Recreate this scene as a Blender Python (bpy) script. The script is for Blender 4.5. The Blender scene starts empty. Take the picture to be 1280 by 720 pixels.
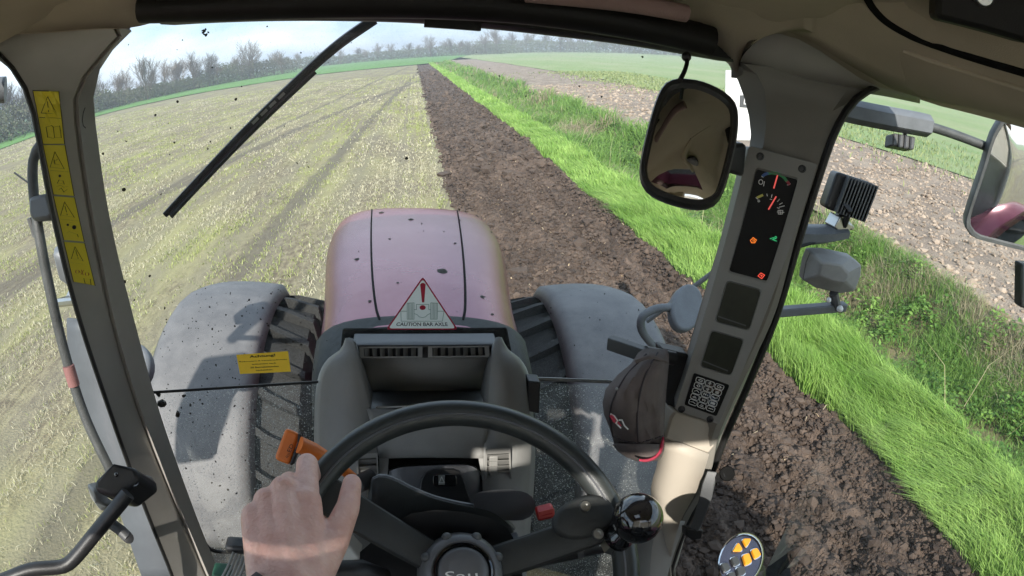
import bpy, bmesh, math, random
import numpy as np
from mathutils import Vector, Matrix
random.seed(7); rng = np.random.default_rng(7)
sc = bpy.context.scene
col = sc.collection
R_ = math.radians

# ------------------------------------------------------------------ camera (wide action camera on the driver's head)
EYE = Vector((0, 0, 2.65))
PITCH, ROLL, YAW, FPX = 0.4138, -0.0251, -0.1548, 725.7
cam_d = bpy.data.cameras.new('camera'); cam = bpy.data.objects.new('camera', cam_d); col.objects.link(cam)
CM = Matrix.Rotation(YAW, 3, 'Z') @ Matrix.Rotation(math.pi/2-PITCH, 3, 'X') @ Matrix.Rotation(ROLL, 3, 'Z')
cam.matrix_world = Matrix.Translation(EYE) @ CM.to_4x4()
cam_d.type = 'PANO'; cam_d.sensor_fit = 'HORIZONTAL'; cam_d.sensor_width = 36.0; cam_d.sensor_height = 20.25
cam_d.clip_start = 0.02; cam_d.clip_end = 6000
cam_d.panorama_type = 'FISHEYE_LENS_POLYNOMIAL'
cam_d.fisheye_fov = R_(170)
cam_d.fisheye_polynomial_k0 = 0; cam_d.fisheye_polynomial_k1 = -1/(FPX*36/1280)
cam_d.fisheye_polynomial_k2 = 0; cam_d.fisheye_polynomial_k3 = 0; cam_d.fisheye_polynomial_k4 = 0
sc.camera = cam

# ------------------------------------------------------------------ sky, sun, exposure
SUN_AZ, SUN_EL = R_(194), R_(33)          # azimuth clockwise from +Y (driving direction)
w = bpy.data.worlds.new('World'); sc.world = w; w.use_nodes = True
nt = w.node_tree; nt.nodes.clear()
out = nt.nodes.new('ShaderNodeOutputWorld'); bg = nt.nodes.new('ShaderNodeBackground')
sky = nt.nodes.new('ShaderNodeTexSky'); sky.sky_type = 'NISHITA'; sky.sun_disc = False
sky.sun_elevation = SUN_EL; sky.sun_rotation = SUN_AZ; sky.dust_density = 1.5; sky.air_density = 1.0
tc = nt.nodes.new('ShaderNodeTexCoord'); mp = nt.nodes.new('ShaderNodeMapping'); mp.inputs['Scale'].default_value = (1.6, 1.6, 5)
nz = nt.nodes.new('ShaderNodeTexNoise'); nz.inputs['Scale'].default_value = 2.2; nz.inputs['Detail'].default_value = 6
cr = nt.nodes.new('ShaderNodeValToRGB'); e_ = cr.color_ramp.elements; e_[0].position = .41; e_[0].color = (1.6/6, 2.5/6, 3.5/6, 1); e_[1].position = .60; e_[1].color = (4.2/6, 4.8/6, 5.3/6, 1)
sc6 = nt.nodes.new('ShaderNodeVectorMath'); sc6.operation = 'SCALE'; sc6.inputs['Scale'].default_value = 6
mx = nt.nodes.new('ShaderNodeMix'); mx.data_type = 'RGBA'; mx.inputs['Factor'].default_value = .82
nt.links.new(tc.outputs['Generated'], mp.inputs['Vector']); nt.links.new(mp.outputs[0], nz.inputs['Vector'])
nt.links.new(nz.outputs['Fac'], cr.inputs['Fac']); nt.links.new(cr.outputs[0], sc6.inputs[0]); nt.links.new(sc6.outputs[0], mx.inputs['B'])
nt.links.new(sky.outputs[0], mx.inputs['A']); nt.links.new(mx.outputs['Result'], bg.inputs['Color'])
bg.inputs['Strength'].default_value = 0.15; nt.links.new(bg.outputs[0], out.inputs['Surface'])
sd = bpy.data.lights.new('sun', 'SUN'); sd.energy = 3.4; sd.angle = R_(.53); sd.color = (1, .95, .87)
so = bpy.data.objects.new('sun', sd); col.objects.link(so)
sdir = Vector((math.sin(SUN_AZ)*math.cos(SUN_EL), math.cos(SUN_AZ)*math.cos(SUN_EL), math.sin(SUN_EL)))
so.rotation_euler = sdir.to_track_quat('Z', 'Y').to_euler(); so.location = (0, -20, 30)
vs = sc.view_settings; vs.view_transform = 'Standard'; vs.look = 'None'; vs.exposure = 1.1; vs.gamma = 1; vs.use_curve_mapping = False
sc.render.engine = 'CYCLES'; cy = sc.cycles
cy.max_bounces = 8; cy.diffuse_bounces = 4; cy.glossy_bounces = 4; cy.transmission_bounces = 4; cy.transparent_max_bounces = 24
cy.caustics_reflective = False; cy.caustics_refractive = False; cy.use_denoising = True; cy.sample_clamp_indirect = 6

# ------------------------------------------------------------------ where the tractor stands: right wheels down in the furrow
RHO = R_(5.8)
TR = Matrix.Rotation(RHO, 3, 'Y')
K = Vector((-.036, 0, 2.756))             # the driver's eye inside the tractor's own axes
ROOT = EYE - TR @ K

def ray(px, py):                          # direction of a view ray in world axes
    x, y = px-640., py-360.; r = math.hypot(x, y)+1e-9; t = r/FPX
    return CM @ Vector((math.sin(t)*x/r, -math.sin(t)*y/r, -math.cos(t)))
def lr(px, py): return TR.transposed() @ ray(px, py)
def L(px, py, y):                         # a point of the tractor at forward distance y, tractor axes from the eye
    r = lr(px, py); return r*(y/r.y)
def LD(px, py, d): return lr(px, py)*d
class Plane:
    def __init__(s, a, b, c):
        s.p = a; s.n = (b-a).cross(c-a).normalized()
        if s.n.dot(a) > 0: s.n = -s.n      # faces the driver
    def P(s, px, py, h=0.):
        r = lr(px, py); return r*(((s.p+s.n*h).dot(s.n))/r.dot(s.n))

from mathutils.bvhtree import BVHTree
class Drape:                              # lies on the surface of a finished part
    def __init__(s, ob, n=None, also=None):
        V, F = [], []
        for o in [ob]+([also] if also else []):
            F += [tuple(i+len(V) for i in p.vertices) for p in o.data.polygons]; V += [v.co-K for v in o.data.vertices]
        s.t = BVHTree.FromPolygons(V, F); s.n = n or Vector((0, -1, 0))
    def P(s, px, py, h=0.):
        d = lr(px, py); c, nn, i, dist = s.t.ray_cast(Vector((0, 0, 0)), d)
        if c is None: return d*.8
        if nn.dot(d) > 0: nn = -nn
        return c+nn*h
# ------------------------------------------------------------------ materials
def ntree(name):
    m = bpy.data.materials.new(name); m.use_nodes = True
    return m, m.node_tree, m.node_tree.nodes['Principled BSDF']
def pm(name, c, rough=.5, metal=0., var=.18, scale=14., bump=0., bscale=250., coat=0., c2=None, cfac=.5, spec=.5, cscale=None):
    m, t, b = ntree(name)
    b.inputs['Roughness'].default_value = rough; b.inputs['Metallic'].default_value = metal
    b.inputs['Specular IOR Level'].default_value = spec
    if coat: b.inputs['Coat Weight'].default_value = coat; b.inputs['Coat Roughness'].default_value = .08
    tc = t.nodes.new('ShaderNodeTexCoord')
    n = t.nodes.new('ShaderNodeTexNoise'); n.inputs['Scale'].default_value = cscale or scale; n.inputs['Detail'].default_value = 6; n.inputs['Roughness'].default_value = .65
    t.links.new(tc.outputs['Object'], n.inputs['Vector'])
    r = t.nodes.new('ShaderNodeValToRGB')
    e = r.color_ramp.elements
    c2 = c2 or tuple(min(1, x*(1+var)) for x in c); c1 = c if c2 != c else c
    lo = tuple(x*(1-var) for x in c)
    e[0].position = max(.02, cfac-.2); e[0].color = (*lo, 1); e[1].position = min(.98, cfac+.2); e[1].color = (*c2, 1)
    t.links.new(n.outputs['Fac'], r.inputs['Fac']); t.links.new(r.outputs[0], b.inputs['Base Color'])
    if bump:
        n2 = t.nodes.new('ShaderNodeTexNoise'); n2.inputs['Scale'].default_value = bscale; n2.inputs['Detail'].default_value = 3
        bp = t.nodes.new('ShaderNodeBump'); bp.inputs['Strength'].default_value = bump; bp.inputs['Distance'].default_value = .002
        t.links.new(tc.outputs['Object'], n2.inputs['Vector']); t.links.new(n2.outputs['Fac'], bp.inputs['Height']); t.links.new(bp.outputs[0], b.inputs['Normal'])
    return m
def glassmat(name, dust, tint=(1, 1, 1), dscale=90., speck=0., sscale=300.):
    m, t, b = ntree(name); t.nodes.remove(b); o = t.nodes['Material Output']
    tr = t.nodes.new('ShaderNodeBsdfTransparent'); tr.inputs[0].default_value = (*tint, 1)
    gl = t.nodes.new('ShaderNodeBsdfGlossy'); gl.inputs['Roughness'].default_value = .02
    fr = t.nodes.new('ShaderNodeFresnel'); fr.inputs[0].default_value = 1.25
    m1 = t.nodes.new('ShaderNodeMixShader'); t.links.new(fr.outputs[0], m1.inputs[0]); t.links.new(tr.outputs[0], m1.inputs[1]); t.links.new(gl.outputs[0], m1.inputs[2])
    df = t.nodes.new('ShaderNodeBsdfDiffuse'); df.inputs[0].default_value = (.62, .64, .6, 1)
    tl = t.nodes.new('ShaderNodeBsdfTranslucent'); tl.inputs[0].default_value = (.62, .64, .6, 1)
    md = t.nodes.new('ShaderNodeMixShader'); md.inputs[0].default_value = .5
    t.links.new(df.outputs[0], md.inputs[1]); t.links.new(tl.outputs[0], md.inputs[2])
    tc = t.nodes.new('ShaderNodeTexCoord'); n = t.nodes.new('ShaderNodeTexNoise'); n.inputs['Scale'].default_value = dscale; n.inputs['Detail'].default_value = 8; n.inputs['Roughness'].default_value = .75
    t.links.new(tc.outputs['Object'], n.inputs['Vector'])
    mr = t.nodes.new('ShaderNodeMapRange'); mr.inputs['From Min'].default_value = .35; mr.inputs['From Max'].default_value = .75; mr.inputs['To Min'].default_value = dust*.3; mr.inputs['To Max'].default_value = dust*2.2
    t.links.new(n.outputs['Fac'], mr.inputs['Value'])
    n2 = t.nodes.new('ShaderNodeTexNoise'); n2.inputs['Scale'].default_value = sscale; n2.inputs['Detail'].default_value = 3; t.links.new(tc.outputs['Object'], n2.inputs['Vector'])
    mr2 = t.nodes.new('ShaderNodeMapRange'); mr2.inputs['From Min'].default_value = .56; mr2.inputs['From Max'].default_value = .68; mr2.inputs['To Max'].default_value = speck; t.links.new(n2.outputs['Fac'], mr2.inputs['Value'])
    ad = t.nodes.new('ShaderNodeMath'); ad.operation = 'ADD'; ad.use_clamp = True; t.links.new(mr.outputs[0], ad.inputs[0]); t.links.new(mr2.outputs[0], ad.inputs[1])
    m2 = t.nodes.new('ShaderNodeMixShader'); t.links.new(ad.outputs[0], m2.inputs[0]); t.links.new(m1.outputs[0], m2.inputs[1]); t.links.new(md.outputs[0], m2.inputs[2])
    t.links.new(m2.outputs[0], o.inputs['Surface'])
    return m
def tintmat(name, rough=.7, transl=0., mul=1., var=True):
    m, t, b = ntree(name); b.inputs['Roughness'].default_value = rough; b.inputs['Specular IOR Level'].default_value = .25
    a = t.nodes.new('ShaderNodeAttribute'); a.attribute_name = 'tint'
    t.links.new(a.outputs['Color'], b.inputs['Base Color'])
    if transl:
        tl = t.nodes.new('ShaderNodeBsdfTranslucent'); t.links.new(a.outputs['Color'], tl.inputs[0])
        ms = t.nodes.new('ShaderNodeMixShader'); ms.inputs[0].default_value = transl
        t.links.new(b.outputs[0], ms.inputs[1]); t.links.new(tl.outputs[0], ms.inputs[2]); t.links.new(ms.outputs[0], t.nodes['Material Output'].inputs['Surface'])
    return m
def emis(name, c, s):
    m, t, b = ntree(name); b.inputs['Base Color'].default_value = (*[x*.3 for x in c], 1)
    b.inputs['Emission Color'].default_value = (*c, 1); b.inputs['Emission Strength'].default_value = s
    return m
M = dict(
 dash=pm('dash_plastic', (.265, .262, .25), .55, var=.14, scale=5, bump=.3, bscale=900),
 pillar=pm('pillar_plastic', (.42, .40, .365), .5, var=.11, scale=5, bump=.2, bscale=900),
 console=pm('console_plastic', (.25, .245, .23), .5, var=.07, scale=6, bump=.2, bscale=900),
 pillar_shade=pm('pillar_plastic_shaded', (.24, .225, .195), .5, var=.07, scale=6, bump=.2, bscale=900),  # right pillar's copy of the same plastic, shade put into a darker colour
 beige=pm('beige_plastic', (.46, .41, .34), .55, var=.06, scale=6, bump=.2, bscale=900),
 liner=pm('headliner', (.44, .37, .285), .8, var=.1, scale=5, bump=.3, bscale=700),
 linerd=pm('blind_fabric', (.30, .20, .19), .85, var=.15, scale=8, bump=.4, bscale=500),
 black=pm('black_plastic', (.022, .022, .023), .42, var=.3, scale=20, bump=.15, bscale=700),
 soft=pm('black_rubber', (.03, .032, .031), .6, var=.25, scale=15, bump=.25, bscale=900),
 rim=pm('steering_rim_plastic', (.032, .036, .035), .36, var=.2, scale=12, bump=.15, bscale=900),
 gloss=pm('gloss_black', (.006, .006, .007), .06, var=.1, coat=1),
 dgrey=pm('dark_grey_plastic', (.085, .088, .09), .45, var=.15, scale=10, bump=.2, bscale=800),
 hub=pm('hub_plastic', (.12, .122, .13), .38, var=.12, scale=10, bump=.1, bscale=800),
 lamp=pm('lamp_plastic', (.27, .27, .26), .6, var=.15, scale=14, bump=.3, bscale=300),
 arm=pm('arm_coating', (.12, .13, .14), .5, var=.2, scale=18, bump=.2, bscale=300),
 dark=pm('rail_rubber', (.06, .065, .065), .55, var=.3, scale=25, bump=.4, bscale=350),
 paint=pm('maroon_paint', (.215, .05, .082), .24, metal=.35, var=.10, scale=3, coat=.03, c2=(.275, .10, .135), cfac=.55, spec=.22),
 cowl=pm('cowl_plastic', (.022, .025, .025), .6, var=.5, scale=60, bump=.2, spec=.2),
 fender=pm('dusty_fender_plastic', (.115, .115, .118), .62, var=.18, scale=7, bump=.25, bscale=120, c2=(.16, .157, .155)),
 tyre=pm('dusty_tyre', (.014, .015, .014), .8, var=.5, scale=90, bump=.8, bscale=120, c2=(.042, .043, .04), cfac=.60, cscale=160),
 orange=pm('orange_plastic', (.75, .19, .03), .42, var=.08, scale=12),
 red=pm('red_plastic', (.55, .03, .03), .35, var=.08),
 yellow=pm('yellow_sticker', (.93, .77, .06), .45, var=.05),
 amber=pm('amber_sticker', (.90, .56, .05), .45, var=.05),
 white=pm('white_print', (.78, .78, .76), .5, var=.03),
 offwhite=pm('pale_sticker', (.80, .83, .78), .4, var=.04),
 ink=pm('black_ink', (.02, .018, .016), .5, var=.1),
 redink=pm('red_ink', (.42, .02, .05), .45, var=.06),
 green=pm('green_print', (.03, .32, .10), .45, var=.05), blue=pm('blue_print', (.05, .14, .42), .45, var=.05),
 yel2=pm('yellow_print', (.62, .58, .10), .45, var=.05),
 grnink=pm('green_ink', (.16, .26, .2), .5, var=.05),
 chrome=pm('chrome', (.75, .76, .78), .12, metal=1, var=.04), steel=pm('steel', (.5, .5, .48), .32, metal=1, var=.12),
 mirror=pm('mirror_glass', (.70, .71, .70), .02, metal=1, var=.015, scale=40),
 btn_o=pm('orange_button', (.85, .36, .02), .35, var=.05), btn_g=pm('dark_button', (.055, .06, .062), .4, var=.1),
 capcloth=pm('cap_cloth', (.13, .105, .10), .9, var=.12, scale=20, bump=.7, bscale=900, c2=(.16, .13, .12)),
 pinkcloth=pm('cap_edging', (.62, .05, .10), .8, var=.08, bump=.4, bscale=900),
 lcd=pm('dark_lcd', (.03, .032, .022), .35, spec=.25, var=.25, scale=30),
 lens=pm('display_black', (.006, .006, .006), .45, var=.1, spec=.15),
 skin=pm('skin', (.74, .40, .33), .5, var=.12, scale=38, bump=.7, bscale=300, c2=(.80, .53, .46)),
 nail=pm('nail', (.66, .42, .38), .3, var=.05),
 sleeve=pm('sleeve_cloth', (.055, .045, .05), .9, var=.15, bump=.6, bscale=700),
 speck=pm('dried_mud', (.03, .028, .022), .9, var=.4),
 floor=pm('floor_mat', (.05, .05, .047), .8, var=.2, bump=.4),
 seal=pm('door_seal', (.012, .012, .012), .5, var=.1),
 glass=glassmat('windscreen_glass', .012, dscale=20., speck=.07, sscale=420.), lglass=glassmat('dusty_lower_glass', .085, dscale=25., speck=.55, sscale=330.), dglass=glassmat('door_glass', .02),
 header=pm('header_black', (.010, .009, .009), .5, var=.3, spec=.25, bump=.15, bscale=500),
 gap=pm('gap_shadow_rubber', (.012, .012, .012), .95, var=.1, spec=.05), panel=pm('side_panel_grey', (.085, .095, .105), .4, var=.2, scale=5), blind=pm('light_screen_fabric', (.84, .82, .78), .9, var=.05),  # blind: translucent cloth of the added rear screens, passes sun as soft fill
 smear=glassmat('dried_streak', .22, dscale=12.),
 bark=pm('bark', (.10, .088, .07), .9, var=.2, scale=2), twig=pm('twigs', (.13, .11, .085), .9, var=.25, scale=1),
)
def thin(m, f):                           # thin paper or cloth lets some light through
    t = m.node_tree; b = t.nodes['Principled BSDF']; tl = t.nodes.new('ShaderNodeBsdfTranslucent'); ms = t.nodes.new('ShaderNodeMixShader'); ms.inputs[0].default_value = f
    t.links.new(b.inputs['Base Color'].links[0].from_socket, tl.inputs[0]); t.links.new(b.outputs[0], ms.inputs[1]); t.links.new(tl.outputs[0], ms.inputs[2]); t.links.new(ms.outputs[0], t.nodes['Material Output'].inputs['Surface'])
for k_, f_ in (('offwhite', .5), ('amber', .5), ('blind', .6)): thin(M[k_], f_)
M['skin'].node_tree.nodes['Principled BSDF'].inputs['Subsurface Weight'].default_value = .12
M['skin'].node_tree.nodes['Principled BSDF'].inputs['Subsurface Radius'].default_value = (.01, .004, .002)

# ------------------------------------------------------------------ mesh builder
def crv(p, n):                            # Catmull-Rom resampling of a polyline to n points
    p = [Vector(q) for q in p]
    if len(p) == 1: return p*n
    d = [0.]
    for a, b in zip(p, p[1:]): d.append(d[-1]+(b-a).length)
    res = []
    for i in range(n):
        s = d[-1]*i/(n-1); k = max(j for j in range(len(d)-1) if d[j] <= s+1e-9 or j == 0)
        t = min(1, (s-d[k])/max(d[k+1]-d[k], 1e-9))
        p0 = p[max(k-1, 0)]; p1 = p[k]; p2 = p[k+1]; p3 = p[min(k+2, len(p)-1)]
        l1 = (p2-p1).length
        m1 = (p2-p0)*(l1/max(1e-9, (p2-p1).length+(p1-p0).length)) if k > 0 else (p2-p1)
        m2 = (p3-p1)*(l1/max(1e-9, (p3-p2).length+(p2-p1).length)) if k+2 < len(p) else (p2-p1)
        t2, t3 = t*t, t*t*t
        res.append(p1*(2*t3-3*t2+1)+m1*(t3-2*t2+t)+p2*(-2*t3+3*t2)+m2*(t3-t2))
    return res
class MB:
    def __init__(s): s.v = []; s.f = []
    def add(s, v, f):
        o = len(s.v); s.v += [tuple(p) for p in v]; s.f += [tuple(i+o for i in q) for q in f]; return s
    def box(s, c, size, rot=None):
        c = Vector(c); h = Vector(size)/2; rot = rot or Matrix.Identity(3)
        v = [c+rot@Vector((x*h.x, y*h.y, z*h.z)) for x in (-1, 1) for y in (-1, 1) for z in (-1, 1)]
        return s.add(v, [(0, 1, 3, 2), (4, 6, 7, 5), (0, 4, 5, 1), (2, 3, 7, 6), (0, 2, 6, 4), (1, 5, 7, 3)])
    def hexa(s, a, off):                   # four corners extruded by off
        return s.prism(a, off)
    def prism(s, poly, off):
        n = len(poly); off = Vector(off); v = [Vector(p) for p in poly]; v += [p+off for p in v[:n]]
        f = [tuple(range(n-1, -1, -1)), tuple(range(n, 2*n))]+[(i, (i+1) % n, n+(i+1) % n, n+i) for i in range(n)]
        return s.add(v, f)
    def tube(s, pts, r, n=10, closed=False, flat=None):
        pts = [Vector(p) for p in pts]; m = len(pts); rr = r if isinstance(r, (list, tuple)) else [r]*m
        rings = []; prev = None
        for i, p in enumerate(pts):
            a = pts[(i-1) % m] if closed or i else pts[i]; b = pts[(i+1) % m] if closed or i < m-1 else pts[i]
            d = (b-a).normalized()
            if prev is None:
                u = d.orthogonal().normalized() if flat is None else (Vector(flat)-d*d.dot(Vector(flat))).normalized()
            else: u = (prev-d*prev.dot(d)).normalized()
            prev = u; q = d.cross(u)
            rings.append([p+(u*math.cos(t)+q*math.sin(t))*rr[i] for t in [2*math.pi*k/n for k in range(n)]])
        v = [p for g in rings for p in g]; f = []
        for i in range(m if closed else m-1):
            j = (i+1) % m
            for k in range(n): f.append((i*n+k, i*n+(k+1) % n, j*n+(k+1) % n, j*n+k))
        if not closed: f += [tuple(range(n-1, -1, -1)), tuple(range((m-1)*n, m*n))]
        return s.add(v, f)
    def grid(s, rows, close_v=False, close_u=False):
        m, n = len(rows), len(rows[0]); v = [p for r in rows for p in r]; f = []
        for i in range(m if close_v else m-1):
            for k in range(n if close_u else n-1):
                j = (i+1) % m; l = (k+1) % n; f.append((i*n+k, i*n+l, j*n+l, j*n+k))
        return s.add(v, f)
    def loft(s, secs):                     # closed sections, capped
        n = len(secs[0]); m = len(secs); s.grid(secs, close_u=True); o = len(s.v)-m*n
        s.f += [tuple(o+i for i in range(n-1, -1, -1)), tuple(o+(m-1)*n+i for i in range(n))]
        return s
    def ball(s, c, r, sc_=(1, 1, 1), nu=20, nv=12, rot=None):
        c = Vector(c); rot = rot or Matrix.Identity(3); rows = []
        for i in range(nv+1):
            t = math.pi*i/nv; e = 1e-4 if i in (0, nv) else 0
            rows.append([c+rot@Vector((r*sc_[0]*(math.sin(t)+e)*math.cos(2*math.pi*k/nu), r*sc_[1]*(math.sin(t)+e)*math.sin(2*math.pi*k/nu), r*sc_[2]*math.cos(t))) for k in range(nu)])
        return s.grid(rows, close_u=True)
    def lathe(s, c, axis, prof, n=24):
        c = Vector(c); a = Vector(axis).normalized(); u = a.orthogonal().normalized(); q = a.cross(u)
        rows = [[c+a*h+(u*math.cos(2*math.pi*k/n)+q*math.sin(2*math.pi*k/n))*max(r, 1e-5) for k in range(n)] for r, h in prof]
        return s.grid(rows, close_u=True)
    def build(s, name, mat, parent=None, label=None, smooth=38, bevel=0, solid=0, kind=None, shift=True, sub=0, bseg=2, recalc=True):
        me = bpy.data.meshes.new(name); sh = K if shift else Vector((0, 0, 0))
        me.from_pydata([(p[0]+sh.x, p[1]+sh.y, p[2]+sh.z) for p in s.v], [], s.f)
        bm = bmesh.new(); bm.from_mesh(me); bmesh.ops.remove_doubles(bm, verts=bm.verts, dist=2e-5)
        if recalc: bmesh.ops.recalc_face_normals(bm, faces=bm.faces)
        bm.to_mesh(me); bm.free()
        if smooth: me.shade_smooth(); me.set_sharp_from_angle(angle=R_(smooth))
        me.materials.append(mat); o = bpy.data.objects.new(name, me); col.objects.link(o)
        if parent is not None: o.parent = parent
        if label: o['label'] = label
        if kind: o['kind'] = kind
        if solid: md = o.modifiers.new('solid', 'SOLIDIFY'); md.thickness = solid; md.offset = 0
        if sub: md = o.modifiers.new('sub', 'SUBSURF'); md.levels = md.render_levels = sub
        if bevel: md = o.modifiers.new('bevel', 'BEVEL'); md.width = bevel; md.segments = bseg; md.limit_method = 'ANGLE'; md.angle_limit = R_(35); md.harden_normals = False
        return o
def sheet(polys, n):                       # polylines of (px, py, y) become rows of a grid
    return [crv([L(*q) for q in p], n) for p in polys]
def strokes(pl, lines, wd, h=.001, mb=None):   # flat printed lines lying on a plane; lines in view pixels
    mb = mb or MB()
    for ln in lines:
        if isinstance(pl, Drape):
            l2 = [ln[0]]
            for a, b in zip(ln, ln[1:]):
                k = max(1, int(math.hypot(b[0]-a[0], b[1]-a[1])/6)); l2 += [(a[0]+(b[0]-a[0])*j/k, a[1]+(b[1]-a[1])*j/k) for j in range(1, k+1)]
            ln = l2
        p = [pl.P(a, b, h) for a, b in ln]
        for i in range(len(p)-1):
            d = (p[i+1]-p[i]); q = d.normalized().cross(pl.n)*wd/2; e = d.normalized()*wd*.3
            mb.add([p[i]-q-e, p[i+1]-q+e, p[i+1]+q+e, p[i]+q-e], [(0, 1, 2, 3)])
    return mb
def fills(pl, polys, h=.001, mb=None):
    mb = mb or MB()
    for pg in polys: mb.add([pl.P(a, b, h) for a, b in pg], [tuple(range(len(pg)))])
    return mb
def dfill(pl, q, h, nu=6, nv=8):           # a quad of pixels laid down as a small grid
    a, b, c, d = [Vector((*p, 0)) for p in q]; mb = MB()
    mb.grid([[pl.P(*(a.lerp(b, u/nu)).lerp(d.lerp(c, u/nu), v/nv).xy, h) for u in range(nu+1)] for v in range(nv+1)]); return mb
def rpoly(quad, r, n=4):                   # rounded quad in pixels, r as share of the shorter side
    q = [Vector((*a, 0)) for a in quad]; res = []
    for i in range(len(q)):
        a, b, c = q[i-1], q[i], q[(i+1) % len(q)]; l = min((a-b).length, (c-b).length)*r
        p1 = b+(a-b).normalized()*l; p2 = b+(c-b).normalized()*l
        for k in range(n+1):
            t = k/n; res.append(((p1*(1-t)**2+b*2*t*(1-t)+p2*t*t).xy[:]))
    return res
def circ(cx, cy_, rx, ry=None, n=20, rot=0):
    ry = ry or rx; return [(cx+rx*math.cos(t)*math.cos(rot)-ry*math.sin(t)*math.sin(rot), cy_+rx*math.cos(t)*math.sin(rot)+ry*math.sin(t)*math.cos(rot)) for t in [2*math.pi*k/n for k in range(n)]]
def letters(pl, text, quad, h=.0012, mb=None, bold=0.):     # lettering spread over a quad BL, BR, TR, TL of the plane
    mb = mb or MB()
    cu = bpy.data.curves.new('t', 'FONT'); cu.body = text; cu.resolution_u = 3; cu.offset = bold
    ob = bpy.data.objects.new('t', cu); col.objects.link(ob)
    dg = bpy.context.evaluated_depsgraph_get(); me = bpy.data.meshes.new_from_object(ob.evaluated_get(dg))
    xs = [v.co.x for v in me.vertices]; ys = [v.co.y for v in me.vertices]; x0, x1, y0, y1 = min(xs), max(xs), min(ys), max(ys)
    BL, BR, TR_, TL = [Vector((*q, 0)) for q in quad]; vv = []
    for v in me.vertices:
        a = (v.co.x-x0)/(x1-x0); b = (v.co.y-y0)/(y1-y0); q = (BL*(1-a)+BR*a)*(1-b)+(TL*(1-a)+TR_*a)*b
        vv.append(pl.P(q.x, q.y, h))
    mb.add(vv, [tuple(p.vertices) for p in me.polygons])
    bpy.data.objects.remove(ob); bpy.data.curves.remove(cu); bpy.data.meshes.remove(me)
    return mb
def tag(o, label, cat, group=None, kind=None):
    o['label'] = label; o['category'] = cat
    if group: o['group'] = group
    if kind: o['kind'] = kind
    return o

# ================================================================== THE TRACTOR (hull, glass, hood, wheels)
tractor = bpy.data.objects.new('tractor', None); col.objects.link(tractor)
tractor.matrix_world = Matrix.Translation(ROOT) @ TR.to_4x4()
tag(tractor, 'maroon tractor seen from its driver seat, with grey cab pillars, dashboard and black steering wheel', 'tractor')
T = tractor

# roof: outer shell and moulded headliner
xs = np.linspace(-.80, .86, 40); ys = np.linspace(.70, -.50, 30)
def sstep(a, b, x): t = min(1, max(0, (x-a)/(b-a))); return t*t*(3-2*t)
def roofz(x, y):
    xc = x-.036; base = .085+.095*sstep(.70, .35, y) 
    side = sstep(.46, .66, abs(xc)); z = base*(1-side)+.045*side
    z -= .018*math.exp(-((abs(xc)-.40)/.03)**2)*sstep(.62, .5, y)       # moulded rib beside the centre panel
    return z
HX0, HX1, HY0, HY1 = -.36, .10, -.28, .10      # roof hatch
mb = MB(); n_ = len(xs); mb.grid([[(x, y, roofz(x, y)) for x in xs] for y in ys])
mb.f = [f for f in mb.f if not (HX0 < sum(mb.v[i][0] for i in f)/4 < HX1 and HY0 < sum(mb.v[i][1] for i in f)/4 < HY1)]
hl = mb.build('headliner', M['liner'], T, smooth=60)
full = ((-.82, .05), (-.84, .10), (-.78, .26), (-.5, .33), (.57, .33), (.85, .26), (.91, .10), (.89, .05), (.80, .20), (-.73, .20))
lf = ((-.82, .05), (-.84, .10), (-.78, .26), (-.5, .33), (HX0, .33), (HX0, .20), (-.73, .20)); rf = ((HX1, .33), (.57, .33), (.85, .26), (.91, .10), (.89, .05), (.80, .20), (HX1, .20))
mb = MB()
for pf, yy in ((full, (.93, .90, HY1)), (lf, (HY1, HY0)), (rf, (HY1, HY0)), (full, (HY0, -.46, -.52))): mb.loft([[(x0, y, z) for x0, z in pf] for y in yy])
mb.build('roof', M['paint'], T, smooth=30)
mb = MB(); mb.box(((HX0+HX1)/2, (HY0+HY1)/2, .325), (HX1-HX0+.03, HY1-HY0+.03, .006)); mb.build('roof_hatch', M['dglass'], T, 'glass roof hatch above the driver')
mb = MB(); mb.box((.036, .86, .155), (1.62, .16, .10)); mb.build('roof_front', M['black'], T, bevel=.02)
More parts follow.
